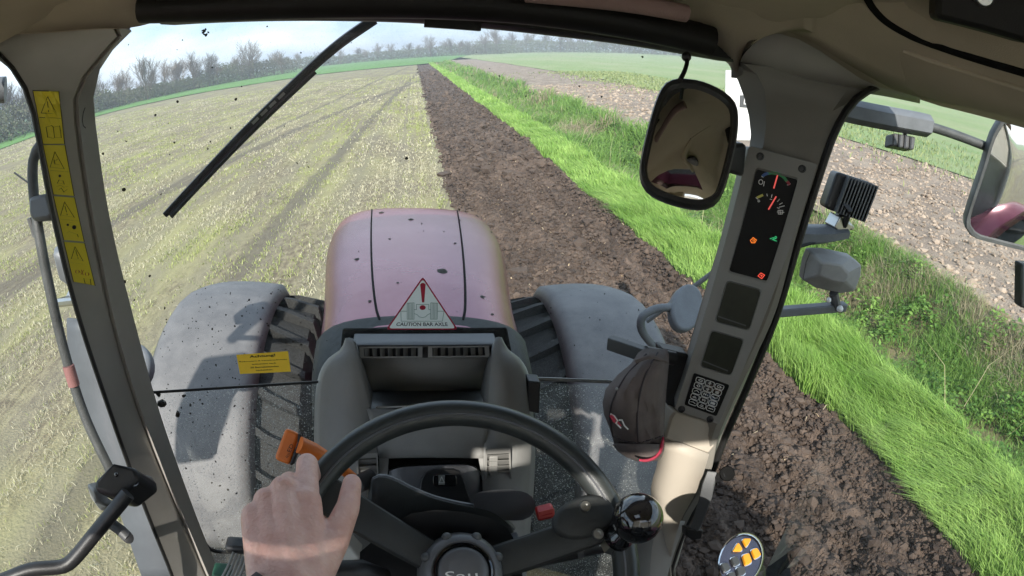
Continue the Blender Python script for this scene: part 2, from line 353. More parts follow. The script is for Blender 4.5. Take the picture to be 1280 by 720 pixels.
# moulded front edges of the headliner, left and right
mb = MB(); mb.grid(sheet([[(-60, 46, .68), (0, 41.5, .70), (60, 38.5, .74), (120, 34, .77), (163, 33, .80), (190, 27, .81), (206, 20, .81)], [(-60, 30, .66), (0, 26, .68), (60, 24, .71), (120, 21, .74), (165, 18, .76), (186, 13, .765), (194, 8, .77)], [(-60, -50, .55), (0, -52, .56), (60, -54, .57), (120, -56, .58), (165, -58, .59), (186, -60, .60), (196, -62, .60)]], 26))
mb.grid(sheet([[(-60, 47, .68), (0, 42.5, .70), (60, 39.5, .74), (120, 35, .77), (163, 34, .80)], [(-60, 40, .85), (0, 36, .86), (60, 33, .88), (120, 30, .90), (163, 29, .90)]], 12))
mb.build('headliner_edge', M['liner'], T, 'left front corner of the brown headliner', smooth=50, solid=.004)
mb = MB(); mb.grid(sheet([[(886, 57, .80), (906, 72, .82), (920, 90, .82), (926, 72, .74), (936, 50, .70), (952, 37, .68), (972, 35, .66), (1005, 46, .645), (1045, 70, .64), (1085, 93, .64), (1120, 111, .63), (1180, 128, .59), (1290, 152, .46)],
 [(868, 40, .76), (885, 40, .74), (900, 42, .71), (915, 40, .69), (932, 34, .675), (955, 27, .655), (978, 26, .64), (1010, 36, .625), (1052, 58, .62), (1092, 80, .61), (1130, 97, .59), (1180, 112, .56), (1290, 136, .44)],
 [(853, 22, .70), (872, 18, .68), (890, 16, .66), (912, 14, .645), (935, 12, .63), (960, 9, .62), (985, 9, .605), (1020, 16, .595), (1062, 36, .585), (1105, 57, .57), (1145, 70, .545), (1190, 82, .51), (1290, 106, .41)],
 [(838, -6, .64), (860, -9, .63), (885, -12, .61), (910, -14, .60), (938, -16, .59), (965, -16, .58), (990, -14, .57), (1030, -6, .555), (1075, 14, .545), (1120, 36, .53), (1155, 48, .505), (1200, 62, .47), (1300, 88, .38)],
 [(832, -70, .56), (860, -70, .55), (890, -70, .54), (915, -70, .53), (940, -70, .52), (970, -70, .51), (1000, -68, .50), (1045, -64, .49), (1090, -58, .48), (1130, -50, .47), (1165, -45, .45), (1210, -38, .42), (1310, -26, .34)]], 80))
he = mb.build('headliner_edge', M['liner'], T, 'right front corner of the brown headliner, flowing into the pillar', smooth=40, solid=.004)
mb = MB(); mb.grid(sheet([[(914, 96, .83), (950, 100, .80), (1000, 105, .765), (1060, 113, .74), (1100, 118, .72), (1150, 128, .66)], [(914, 60, .79), (950, 64, .765), (1000, 74, .735), (1060, 92, .71), (1100, 106, .69), (1150, 118, .64)], [(914, 30, .76), (950, 26, .735), (985, 24, .71), (1060, 56, .68), (1110, 84, .66), (1150, 100, .62)]], 40)); mb.build('pillar_wing', M['pillar'], T, smooth=60, solid=.004)
dh_ = Drape(he, also=hl)
def pxline(pts, n): return [(p.x, p.y) for p in crv([Vector((x, y, 0)) for x, y in pts], n)]
mb = MB(); mb.tube([dh_.P(x, y, .0015) for x, y in pxline(((1082, -6), (1092, 10), (1108, 26), (1140, 44), (1200, 66), (1284, 91)), 40)], .0050, 8); mb.build('liner_groove', M['gap'], he)
mb = MB(); mb.tube([dh_.P(x, y, .001) for x, y in pxline(((1130, 63), (1165, 76), (1210, 90), (1284, 113)), 30)], .004, 8); mb.build('liner_bead', M['liner'], he)
# windscreen header: roller tube over a flat strip
lo = [(208, 31), (280, 27), (400, 25), (520, 28), (620, 36), (700, 45), (800, 58), (870, 70), (908, 77)]
P0 = crv([L(x, y, .80) for x, y in lo], 30)
mb = MB(); mb.loft([[p+Vector(q) for q in ((0, .03, 0), (0, .03, .05), (0, -.02, .055), (0, -.034, .03), (0, -.03, .004), (0, -.02, 0))] for p in P0])
mb.build('header_strip', M['header'], T, smooth=30)
st = crv([L(x, y, .775) for x, y in ((530, 33), (600, 38))], 6)
mb = MB(); mb.loft([[p+Vector(q) for q in ((0, .01, -.001), (0, .01, .02), (0, -.012, .02), (0, -.012, -.001))] for p in st]); mb.build('header_clip', M['header'], T)
P1 = crv([L(x, y, .70) for x, y in ((178, 9), (260, 7), (400, 2), (520, 2), (640, 8), (760, 24), (850, 42), (888, 52))], 26)
mb = MB(); mb.tube(P1, .021, 14); mb.build('sun_blind', M['header'], T, label='rolled black sun blind along the top of the windscreen')
P2 = crv([L(x, y, .64) for x, y in ((590, -14), (690, -6), (790, 5), (858, 17))], 18)
mb = MB(); mb.grid(sheet([[(196, 14, .69), (260, 10, .69), (400, 5, .69), (520, 5, .69), (640, 11, .69), (690, 17, .69)], [(196, -40, .655), (260, -44, .655), (400, -48, .655), (520, -48, .655), (640, -40, .655), (690, -34, .655)]], 20)); mb.build('header_panel', M['header'], T, smooth=60, solid=.003)
mb = MB(); mb.tube(P2[4:], .011, 12); mb.build('blind_cord_cover', M['linerd'], T)
# overhead radio housing, right
pl = Plane(L(1168, -30, .41), L(1300, -30, .335), L(1170, 24, .41))
mb = MB(); mb.prism([pl.P(*q) for q in ((1170, -60), (1170, 23), (1281, 53), (1400, 80), (1400, -60))], pl.n*-.05); rad = mb.build('overhead_console', M['header'], T, label='black overhead console at the right edge of the headliner', bevel=.006)
mb = MB(); mb.lathe(pl.P(1228, -4), pl.n, [(.0, .010), (.009, .010), (.0105, .008), (.0105, 0)], 20); mb.build('knob', M['steel'], rad)

# pillars: outer edge, ridge and glass edge as flowing lines
def pillar(lines, label, mat, n=40):
    rows = [crv([L(*q) for q in l], n) for l in lines]
    mb = MB(); mb.grid(rows, close_v=True)
    mb.f += [tuple(i*n for i in range(len(rows))), tuple(i*n+n-1 for i in range(len(rows)))]
    return mb.build('pillar', mat, T, label, smooth=28)
oL = [(-60, 28, .72), (-8, 70, .73), (14, 88, .74), (30, 112, .74), (42, 150, .74), (52, 200, .74), (66, 270, .74), (85, 350, .74), (110, 430, .74), (140, 520, .74), (172, 610, .74), (205, 690, .74), (218, 722, .74), (240, 790, .74)]
rL = [(60, 22, .79), (148, 36, .79), (122, 72, .80), (100, 100, .80), (91, 125, .80), (96, 180, .80), (106, 250, .80), (121, 330, .80), (141, 420, .80), (170, 515, .80), (203, 600, .80), (233, 670, .80), (255, 722, .80), (285, 790, .80)]
iL = [(100, 20, .85), (166, 33, .85), (138, 66, .85), (122, 92, .85), (117, 120, .85), (123, 180, .85), (133, 250, .85), (150, 330, .85), (171, 412, .85), (198, 510, .85), (226, 592, .85), (252, 662, .85), (272, 712, .85), (300, 790, .85)]
bL = [(x-6, y, .90) for x, y, _ in iL]; b2 = [(x+3, y, .83) for x, y, _ in oL]
gL = [(x+3, y, d+.012) for x, y, d in rL]; g2 = [(x+7, y, d+.004) for x, y, d in rL]
pilL = pillar([oL, rL, gL, g2, iL, bL, b2], 'left front pillar, taupe grey, with a column of yellow warning stickers', M['pillar'])
iR = [(895, 66, .83), (912, 82, .83), (923, 102, .82), (932, 128, .81), (938, 158, .80), (937, 186, .79), (915, 255, .80), (885, 350, .80), (850, 470, .80), (834, 530, .79), (824, 575, .78), (815, 612, .77), (820, 660, .76), (830, 730, .75)]
mR = [(930, 80, .78), (945, 92, .78), (955, 110, .78), (958, 135, .77), (957, 165, .76), (952, 190, .75), (930, 260, .74), (905, 350, .74), (880, 450, .73), (862, 530, .72), (852, 575, .72), (845, 612, .72), (842, 660, .72), (845, 730, .72)]
nR = [(1060, 96, .74), (1062, 106, .73), (1052, 122, .73), (1040, 140, .72), (1030, 165, .72), (1018, 196, .715), (990, 290, .70), (962, 390, .69), (920, 480, .69), (892, 540, .69), (884, 580, .69), (874, 612, .70), (852, 652, .70), (838, 705, .70)]
oR = [(1095, 104, .72), (1088, 112, .72), (1066, 124, .71), (1050, 142, .71), (1038, 170, .71), (1026, 198, .71), (996, 292, .70), (968, 392, .69), (926, 482, .69), (898, 545, .69), (890, 584, .69), (880, 614, .70), (858, 655, .70), (842, 707, .70)]
bR = [(x+4, y, .80) for x, y, _ in oR]; b2 = [(x+4, y, .90) for x, y, _ in iR]
pilR = pillar([iR, mR, nR, oR, bR, b2], 'right front pillar, taupe grey, carrying the gauge console', M['pillar_shade'])
mb = MB(); mb.tube(crv([L(x, y, .705) for x, y in ((1112, 104), (1090, 111), (1068, 126), (1050, 152), (1034, 190), (1000, 296), (970, 396), (940, 470), (906, 548), (892, 586), (880, 616), (858, 656), (840, 706), (830, 745))], 44), .0065, 8)
mb.build('door_seal', M['seal'], T)
mb = MB(); mb.tube(crv([L(x, y, .725) for x, y in ((-3, 66), (16, 86), (32, 112), (44, 152), (66, 268), (88, 360), (140, 522), (206, 696), (230, 760))], 30), .004, 6); mb.build('door_seal', M['seal'], T)
# oval trim cap and ceramic dots edge on left pillar
pc = Plane(L(105, 120, .825), L(125, 200, .83), L(118, 120, .85))
mb = strokes(pc, [[(107, 133), (104, 141), (103, 150), (104, 157), (107, 160)]], .0018, .001); mb.build('trim_cap', M['ink'], pilL)
# warning stickers on the left pillar
ps = Drape(pilL, Vector((-.35, -1, .1)).normalized())
SQ = [((41, 113), (73, 114), (80, 180), (53, 180)), ((53, 181), (80.5, 181.5), (92, 245), (66, 243)), ((66, 245), (92.5, 247), (104.5, 302), (79, 300)), ((79, 302), (105, 304), (118, 357), (91, 352))]
icons = [
 [[(59, 120.5), (51, 141), (70, 142), (59, 120.5)], [(58.8, 127), (59.6, 134)], [(60, 138), (60.3, 139.5)], [(49, 146.5), (75, 148)], [(57, 159), (64, 157), (66, 159), (74, 157.5), (76, 172), (68, 172), (66, 173), (59, 171.5), (57, 159)], [(66, 159), (67.5, 172)]],
 [[(68, 190), (62, 209), (79.5, 211), (68, 190)], [(67, 200), (68, 205), (73, 206)], [(69, 201), (71, 199)], [(62.5, 213), (85, 215)], [(71, 229), (73, 225), (78, 226), (79.5, 230), (71, 229)], [(70, 233), (75, 231.5), (79, 234), (84, 233)], [(73, 237), (76, 235), (79, 240), (83, 237)]],
 [[(80, 252.5), (75, 269), (92, 271.5), (80, 252.5)], [(80.5, 258), (82.5, 265)], [(83, 267.5), (83.2, 268.5)], [(76, 274), (97, 276)], [(86, 278), (90, 278.5)], [(82, 281), (91, 284), (94, 282)], [(82, 291), (86, 289.5), (96, 293), (97, 296)]],
 [[(93, 308.5), (88.5, 323), (103, 326), (93, 308.5)], [(94, 313), (96, 320)], [(96.5, 322), (96.8, 323)], [(87.5, 328), (110, 331)], [(104, 348), (105.5, 354), (113, 356), (112, 349), (104, 348)]],
]
for i, q in enumerate(SQ):
    s = dfill(ps, q, .001).build('warning_sticker', M['yellow'], pilL, ['top yellow sticker with exclamation triangle and open book', 'second yellow sticker with triangle over a seated figure', 'third yellow sticker with triangle and a spanner', 'lowest yellow sticker with triangle and red linkage symbol'][i], smooth=0)
    icm = strokes(ps, icons[i]+[[q[0], q[1], q[2], q[3], q[0]]], .0016, .0018)
    fl = [[circ(74, 220.5, 1.8)], [circ(73, 221, 1.6)], [circ(92, 284, 2.6), circ(84, 281, 1.5)], []][i] if i in (1, 2) else []
    if i == 1: fl = [circ(74, 220, 1.7)]
    fills(ps, fl, .0018, icm); icm.build('pictogram', M['ink'], pilL, smooth=0)
    if i == 3:
        mm = strokes(ps, [circ(96, 339.5, 2.2)+[(98.2, 339.5)], circ(108, 342.5, 2.2)+[(110.2, 342.5)], [(98, 339), (101, 341.5), (105, 341)], [(101, 337.5), (103, 343.5)], [(103.5, 338), (100.5, 343)]], .0018, .0018)
        mm.build('pictogram', M['redink'], pilL, smooth=0)
mb = MB(); mb.ball(pc.P(128, 36), .0035); mb.build('cap_screw', M['white'], pilL)

# glass
def wsy(x): return .965-.40*(x-.036)**2
def wpane(name, poly, mat, label, n=26):
    # poly: left and right pixel edges (lists), surface y = wsy(x)
    def G(px, py):
        y = .9
        for _ in range(6): y = wsy(L(px, py, y).x)
        return L(px, py, y)
    a = crv([G(*q) for q in poly[0]], n); b = crv([G(*q) for q in poly[1]], n); rows = []
    for p, q in zip(a, b):
        r = []
        for k in range(21):
            x = p.x+(q.x-p.x)*k/20; z = p.z+(q.z-p.z)*k/20; r.append((x, wsy(x), z))
        rows.append(r)
    mb = MB(); mb.grid(rows); return mb.build(name, mat, T, label, smooth=60), G
ws, G = wpane('windscreen', ([(150, 25), (118, 95), (118, 160), (150, 330), (170, 410), (193, 489)], [(930, 78), (935, 110), (915, 255), (885, 350), (860, 430), (842, 487)]), M['glass'], 'large upper windscreen pane, splashed with dried mud')
lw, _ = wpane('lower_windscreen', ([(194, 492), (222, 580), (252, 660), (285, 735)], [(420, 480), (420, 580), (425, 660), (430, 735)]), M['lglass'], 'lower left windscreen pane, dusty and speckled')
lw2, _ = wpane('lower_windscreen', ([(640, 478), (640, 560), (630, 640), (625, 735)], [(846, 490), (835, 530), (815, 612), (828, 735)]), M['lglass'], 'lower right windscreen pane, dusty and speckled')
def onws(px, py, off=.004):
    p = G(px, py); return p*(1-off/p.length)
mb = MB(); mb.tube([onws(x, y, .002) for x, y in ((190, 490.5), (260, 486), (330, 481.5), (402, 477))], .0028, 6); mb.build('windscreen_seal', M['seal'], T)
mb = MB(); mb.tube([onws(x, y, .002) for x, y in ((655, 473), (700, 474.5), (760, 477), (840, 486))], .0040, 6); mb.build('windscreen_seal', M['lamp'], T, label='grey seal strip at the foot of the right windscreen')
mb = MB(); mb.tube(crv([onws(x, y, .002) for x, y in ((250, 668), (262, 686), (276, 690), (312, 689))], 14), .0045, 6); mb.build('windscreen_seal', M['seal'], T)
mb = MB(); mb.prism([L(660, 477, .90), L(676, 478, .90), L(674, 518, .88), L(659, 514, .88)], (0, .03, 0)); mb.build('bracket_block', M['black'], T, bevel=.003)
# dried mud on the glass: real little lumps, too many to pick apart
mb = MB()
def lump(px, py, rpx, el=1.0, ang=0.):
    p = onws(px, py, .001); d = p.normalized(); u = Vector((1, 0, 0)); u = (u-d*u.dot(d)).normalized(); q = d.cross(u)
    r = rpx*p.length/FPX; n = 7; ring = []
    for k in range(n):
        t = 2*math.pi*k/n; a = random.uniform(.7, 1.25)
        x, y = r*a*math.cos(t)*el, r*a*math.sin(t)
        ring.append(p+u*(x*math.cos(ang)-y*math.sin(ang))+q*(x*math.sin(ang)+y*math.cos(ang)))
    mb.add(ring+[p-d*r*.45], [(k, (k+1) % n, n) for k in range(n)])
for q in ((222, 127, 2.0), (194, 144, 1.8), (295, 124, 1.8), (263, 177, 1.2), (218, 178, 1.5), (302, 108, 1), (376, 66, 1), (228, 50, 1), (129, 192, 1.6), (155, 237, 2.4), (156, 352, 2.2), (187, 345, 1.8), (168, 375, 1.2), (288, 160, 1), (508, 198, 2.2), (752, 121, 1.4), (724, 108, 1.2), (803, 71, 1.6), (212, 193, 1), (334, 33, 1.2), (260, 186, 1.2), (495, 270, 0.1)): lump(*q)
for k in range(7): lump(255+random.gauss(0, 2.2), 41+random.gauss(0, 1.8), random.uniform(.7, 1.7), 1.5, random.uniform(0, 3))
for q in ((203, 505, 5), (222, 518, 3.2), (230, 495, 2), (198, 493, 3), (238, 506, 1.6)): lump(*q, 1.4, random.uniform(0, 3))
for k in range(420):
    x = random.uniform(200, 400); y = random.uniform(360, 690)
    if x < 176+(y-420)*.31: continue
    lump(x, y, random.choice((.35, .4, .45, .5, .6, .7, .9, 1.2)), random.uniform(1, 1.6), random.uniform(0, 3))
for k in range(150): lump(random.uniform(130, 900), random.uniform(35, 470), random.choice((.3, .35, .4, .5, .6, .8)), random.uniform(1, 2), random.uniform(0, 3))
for k in range(90): lump(random.uniform(665, 830), random.uniform(365, 620), random.choice((.35, .4, .5, .7)), random.uniform(1, 2), random.uniform(0, 3))
mb.build('mud_specks', M['speck'], T, label='dried mud splashes on the glass', kind='stuff', smooth=0, recalc=False)
# triangle sticker on the glass
pt = Plane(onws(485, 411, .006), onws(570, 411, .006), onws(528, 348, .006))
tri = lambda k: rpoly([(528.5+(x-528.5)*k, 391+(y-391)*k) for x, y in ((482.5, 412), (572.5, 412), (528.5, 345.5))], .055, 4)
stk = fills(pt, [tri(1)], 0).build('caution_sticker', M['offwhite'], T, 'white triangular sticker with red border reading CAUTION BAR AXLE', smooth=0)
mb = MB(); a_, b_ = tri(1), tri(.93); mb.grid([[pt.P(*q, .0006) for q in a_], [pt.P(*q, .0006) for q in b_]], close_u=True); mb.build('border', M['redink'], stk, smooth=0)
letters(pt, 'CAUTION BAR AXLE', [(495, 407.5), (560, 407.5), (559, 403), (496, 403)], .0012, bold=.015).build('lettering', M['ink'], stk, smooth=0)
mb = fills(pt, [[(525.2, 355.5), (527, 353.8), (530, 353.8), (532, 355.5), (530.3, 378), (527.5, 378)], circ(528.3, 384.5, 3.8, 3)], .0014); mb.build('exclamation_mark', M['redink'], stk, smooth=0)
tl = [[(509, 379), (517.5, 378.5), (517.5, 399), (509, 399), (509, 379)], [(538.5, 378.5), (547, 379), (546.5, 399), (538, 399), (538.5, 378.5)], [(517.5, 387), (520.5, 387), (520.5, 380.5), (536, 380.5), (536, 387), (538, 387)], [(509, 389), (501, 389), (501.5, 401.5), (553, 401.5), (555, 389), (547, 389)], [(517.5, 392), (521, 393), (524, 396), (528, 397), (532, 396), (535, 393), (538, 392)]]
tl += [[(509+i*1.7, 379+.3), (509+i*1.7, 398.6)] for i in range(1, 5)]+[[(538.5+i*1.7, 379), (538.2+i*1.7, 398.6)] for i in range(1, 5)]
strokes(pt, tl, .0009, .0012).build('axle_drawing', M['grnink'], stk, smooth=0)
# Achtung sticker
pa = Plane(onws(296, 467, .005), onws(364, 463, .005), onws(296, 442, .005))
stk = fills(pa, [[(295.5, 443.5), (360, 439), (363.5, 464.5), (300, 467.5)]], 0).build('maintenance_sticker', M['amber'], T, 'small amber notice reading Achtung! on the lower left windscreen', smooth=0)
mb = letters(pa, 'Achtung!', [(312, 448.3), (344.5, 446), (343.8, 442.2), (311.5, 444.3)], bold=.03)
letters(pa, 'Radmuttern & Verschraubungen', [(299.5, 453.3), (359, 450), (358.7, 448.4), (299, 451.6)], mb=mb, bold=.02)
letters(pa, 'sp\u00e4testens nach', [(315, 456.6), (345, 455), (344.8, 453), (314.8, 454.6)], mb=mb, bold=.02)
letters(pa, '20 Betriebsstunden', [(313, 460.5), (348.5, 458.6), (348.3, 456.8), (312.8, 458.6)], mb=mb, bold=.02)
letters(pa, 'nachziehen.', [(320, 463.8), (341.5, 462.6), (341.3, 461), (319.8, 462)], mb=mb, bold=.02)
mb.build('lettering', M['ink'], stk, smooth=0)
# white marker plate standing ahead of the right pillar, out in the sun
pw = Plane(L(914, 180, 2.1), L(950, 180, 2.1), L(914, 100, 2.1))
mb = MB(); mb.prism([pw.P(*q) for q in ((908, 88), (932, 88), (946, 112), (948, 176), (906, 176))], pw.n*-.012); mk_ = mb.build('marker_plate', M['white'], T, 'white marker plate with a grey symbol, seen between mirror and right pillar', bevel=.004)
mb = MB(); mb.prism([pw.P(*q, .002) for q in ((925, 119), (940, 119), (940, 135), (924.5, 134))], pw.n*-.002); mb.build('symbol_panel', M['dgrey'], mk_)
strokes(pw, [[(931, 123), (930, 130), (935, 130)], [(933, 125), (936, 127)]], .004, .004).build('symbol', M['white'], mk_, smooth=0)
mb = MB(); mb.tube([pw.P(944, 170, -.03), pw.P(940, 220, -.03), pw.P(905, 330, -.03), Vector((1.08, 2.2, -1.10))], .012, 8); mb.build('plate_rod', M['dgrey'], mk_)

# wiper outside the glass
wp = [(468, 24), (420, 58), (360, 112), (300, 170), (250, 222), (206, 269)]
wpt = crv([L(x, y, wsy(L(x, y, .93).x)+.03) for x, y in wp], 30)
wid = [.0095*(1-.45*i/29) for i in range(30)]
mb = MB(); mb.tube(wpt, wid, 8, flat=(0, 1, 0)); wip = mb.build('wiper', M['black'], T, 'black wiper slanting across the upper left windscreen')
mb = MB(); mb.tube([p+Vector((.006, .012, -.006)) for p in wpt[8:]], .0045, 6); mb.build('blade', M['soft'], wip)
mb = MB()
for t in (12, 13.2, 14.4, 15.6):
    i = int(t); p = wpt[i].lerp(wpt[i+1], t-i)*.985; q = (wpt[i+1]-wpt[i]).normalized(); u = q.cross(p.normalized()).normalized()
    mb.add([p-q*.007-u*.0025, p+q*.007-u*.0025, p+q*.007+u*.0025, p-q*.007+u*.0025], [(0, 1, 2, 3)])
mb.build('blade_clip', M['lamp'], wip, smooth=0)

# hood: tapering sections, with two panel gaps
def hz(y): t = (y-1.2)/1.8; z = -.600-.15*t-.04*t*t; return z-.5*max(0, (y-2.72)/.33)**3.2*.35
def hw(y): return .255+.13*sstep(1.1, 2.6, y)-.10*max(0, (y-2.72)/.33)**2.6
HX = .036
def hp(y, s):
    # s 0..1 runs from the left sill over the top to the right sill
    a = (s-.5)*2; wd = hw(y); z = hz(y); sg = 1 if a >= 0 else -1; a = abs(a)
    if a < .55:
        t = a/.55; th = t*math.pi/2; x = wd*(math.sin(th))**.72; zz = z-.17*(1-math.cos(th)**.55)
    else: t = (a-.55)/.45; x = wd+.015*t; zz = z-.17-.62*t
    return Vector((HX+sg*x, y, zz))
hys = [1.18, 1.3, 1.5, 1.7, 1.9, 2.1, 2.3, 2.5, 2.65, 2.75, 2.82, 2.88, 2.93, 2.97, 3.0, 3.03, 3.045]
mb = MB(); secs = [[hp(y, k/60) for k in range(61)] for y in hys]; mb.grid(secs); mb.f.append(tuple(len(mb.v)-61+i for i in range(61)))
hood = mb.build('hood', M['paint'], T, 'rounded maroon hood with dusty top and two long panel gaps', smooth=70)
def hx2(y, x):
    lo_, hi_ = .5, .775
    for _ in range(30):
        m_ = (lo_+hi_)/2
        if hp(y, m_).x-HX < abs(x): lo_ = m_
        else: hi_ = m_
    p = hp(y, lo_); return Vector((HX+(abs(x) if x > 0 else -abs(x)), y, p.z+.0015))
for sg in (-1, 1):
    mb = MB(); mb.tube([hx2(y, sg*(.098+.127*((y-1.22)/1.8)**.75)) for y in np.linspace(1.22, 3.0, 26)], .0034, 6); mb.build('panel_gap', M['gap'], hood)
mb = MB()
for (x, y, r) in ((-.02, 2.45, .011), (.14, 2.0, .006), (-.16, 2.65, .013), (.075, 1.62, .016), (-.2, 1.8, .009), (.02, 2.9, .012), (-.1, 2.05, .005), (.17, 1.42, .007), (.2, 2.5, .006), (-.13, 1.36, .006), (.11, 2.2, .004), (-.06, 1.5, .004), (.18, 1.3, .004)):
    c = hx2(y, x); ring = [c+Vector((r*random.uniform(.6, 1.4)*math.cos(t), r*random.uniform(1, 1.8)*math.sin(t), 0)) for t in [k*.9 for k in range(7)]]
    mb.add(ring+[c+Vector((0, 0, r*.4))], [(k, (k+1) % 7, 7) for k in range(7)])
mb.build('mud_clods', M['speck'], hood, kind='stuff', smooth=0)
# cowl between glass and hood
mb = MB()
def csec(y, k=1.0, dz=0): 
    r = []
    for i in range(25):
        a = (i/24-.5)*2; sg = 1 if a > 0 else -1; a = abs(a)
        th = min(a/.7, 1)*math.pi/2; x = (.235*k)*math.sin(th)**.8; z = -.603+dz-.11*(1-math.cos(th)**.6)
        if a > .7: z -= .35*(a-.7)/.3
        r.append(Vector((HX+sg*x, y, z)))
    return r
mb.grid([csec(1.24, 1.08, .002), csec(1.22, 1.1, .004), csec(1.1, 1.06, .004), csec(1.02, 1.02, -.006), csec(.98, 1.0, -.03)])
mb.build('cowl', M['cowl'], T, 'black rubber cowl between windscreen and hood', smooth=60)
# front wheels and fenders
WY, WZ = 2.45, -2.0
def fender(cx, inner, label):
    rows = []
    for i in range(33):
        th = R_(-78+i*(78+29)/32.0); r = []
        for k in range(17):
            u = k/16                       # 0 at inner edge
            lim = R_(29-34*max(0, (u-.35)/.65)**1.6); t2 = min(th, lim) if th > 0 or True else th
            t2 = R_(-78)+(th-R_(-78))*(lim-R_(-78))/(R_(29)-R_(-78))
            rad = .90-.02*(1-math.sin(math.pi*min(1, u*1.02)))-.05*max(0, (u-.86)/.14)**2-.05*max(0, (.06-u)/.06)**2-.03*max(0, (t2-R_(22))/R_(7))**2*(1 if t2 > R_(22) else 0)
            x = cx+inner*(.255-.51*u); r.append((x, WY+rad*math.sin(t2), WZ+rad*math.cos(t2)))
        rows.append(r)
    mb = MB(); mb.grid(rows); return mb.build('front_fender', M['fender'], T, label, smooth=60, solid=.012)
def wheel(cx, label):
    e = bpy.data.objects.new('front_wheel', None); col.objects.link(e); e.parent = T; e['label'] = label
    c = Vector((cx, WY, WZ)); ax = Vector((1, 0, 0)); prof = [(.36, -.26), (.52, -.30), (.70, -.30), (.775, -.27), (.79, -.15), (.795, 0), (.79, .15), (.775, .27), (.70, .30), (.52, .30), (.36, .26)]
    mb = MB(); mb.lathe(c, ax, prof, 48)
    for k in range(30):
        for sg in (-1, 1):
            a = 2*math.pi*(k+(.5 if sg > 0 else 0))/30
            pts = []
            for (xx, da, rr) in ((sg*.02, 0, .80), (sg*.15, -.10, .80), (sg*.29, -.17, .775), (sg*.315, -.19, .66)):
                pts.append((xx, a+da, rr))
            for (x0, a0, r0), (x1, a1, r1) in zip(pts, pts[1:]):
                v = []
                for (xx, aa, rr) in ((x0, a0, r0), (x1, a1, r1)):
                    for (d, h) in ((-.030, -.02), (.030, -.02), (.020, .034), (-.020, .034)):
                        v.append(c+Vector((xx, (rr+h)*math.sin(aa+d), (rr+h)*math.cos(aa+d))))
                mb.add(v, [(0, 1, 2, 3), (7, 6, 5, 4), (0, 4, 5, 1), (1, 5, 6, 2), (2, 6, 7, 3), (3, 7, 4, 0)])
    mb.build('tyre', M['tyre'], e, smooth=30)
    mb = MB(); mb.lathe(c, ax, [(.05, -.05), (.16, -.05), (.2, -.1), (.33, -.12), (.37, -.26), (.355, -.26), (.3, 0), (.355, .26), (.37, .26), (.33, .12), (.2, .1), (.05, .05)], 32); mb.build('rim', M['lamp'], e)
fender(-.88, 1, 'left front fender, sunlit dusty grey'); fender(.935, -1, 'right front fender, mostly in shade')
wheel(-.72, 'left front wheel with muddy treaded tyre'); wheel(.79, 'right front wheel with muddy treaded tyre')
# axle and belly so that the hood rests on something
mb = MB(); mb.box((.036, WY, WZ), (1.1, .2, .18)); mb.box((.036, 1.9, -1.72), (.42, 2.1, .55)); mb.build('axle', M['black'], T, bevel=.02)
# small round marker lamps on curved fender arms
def marker(px, py, rx, ry, y, arm, label):
    c = L(px, py, y); pl = Plane(c, L(px+10, py, y), L(px, py-10, y+.02))
    mb = MB(); mb.prism([pl.P(*q) for q in circ(px, py, rx, ry, 22, .15)], pl.n*-.05); m_ = mb.build('marker_lamp', M['arm'], T, label, bevel=.012, bseg=3)
    mb = MB(); mb.tube(crv([L(*q) for q in arm], 20), .016, 10); mb.build('lamp_arm', M['arm'], m_)
marker(860, 384, 20, 30, 1.75, [(846, 384, 1.77), (820, 386, 1.77), (803, 396, 1.77), (802, 412, 1.77), (815, 430, 1.77), (835, 448, 1.77)], 'oval marker lamp on a curved arm above the right fender')
marker(166, 455, 21, 28, 1.42, [(180, 456, 1.44), (172, 490, 1.44), (188, 540, 1.46), (205, 575, 1.48)], 'oval marker lamp half hidden behind the left pillar')

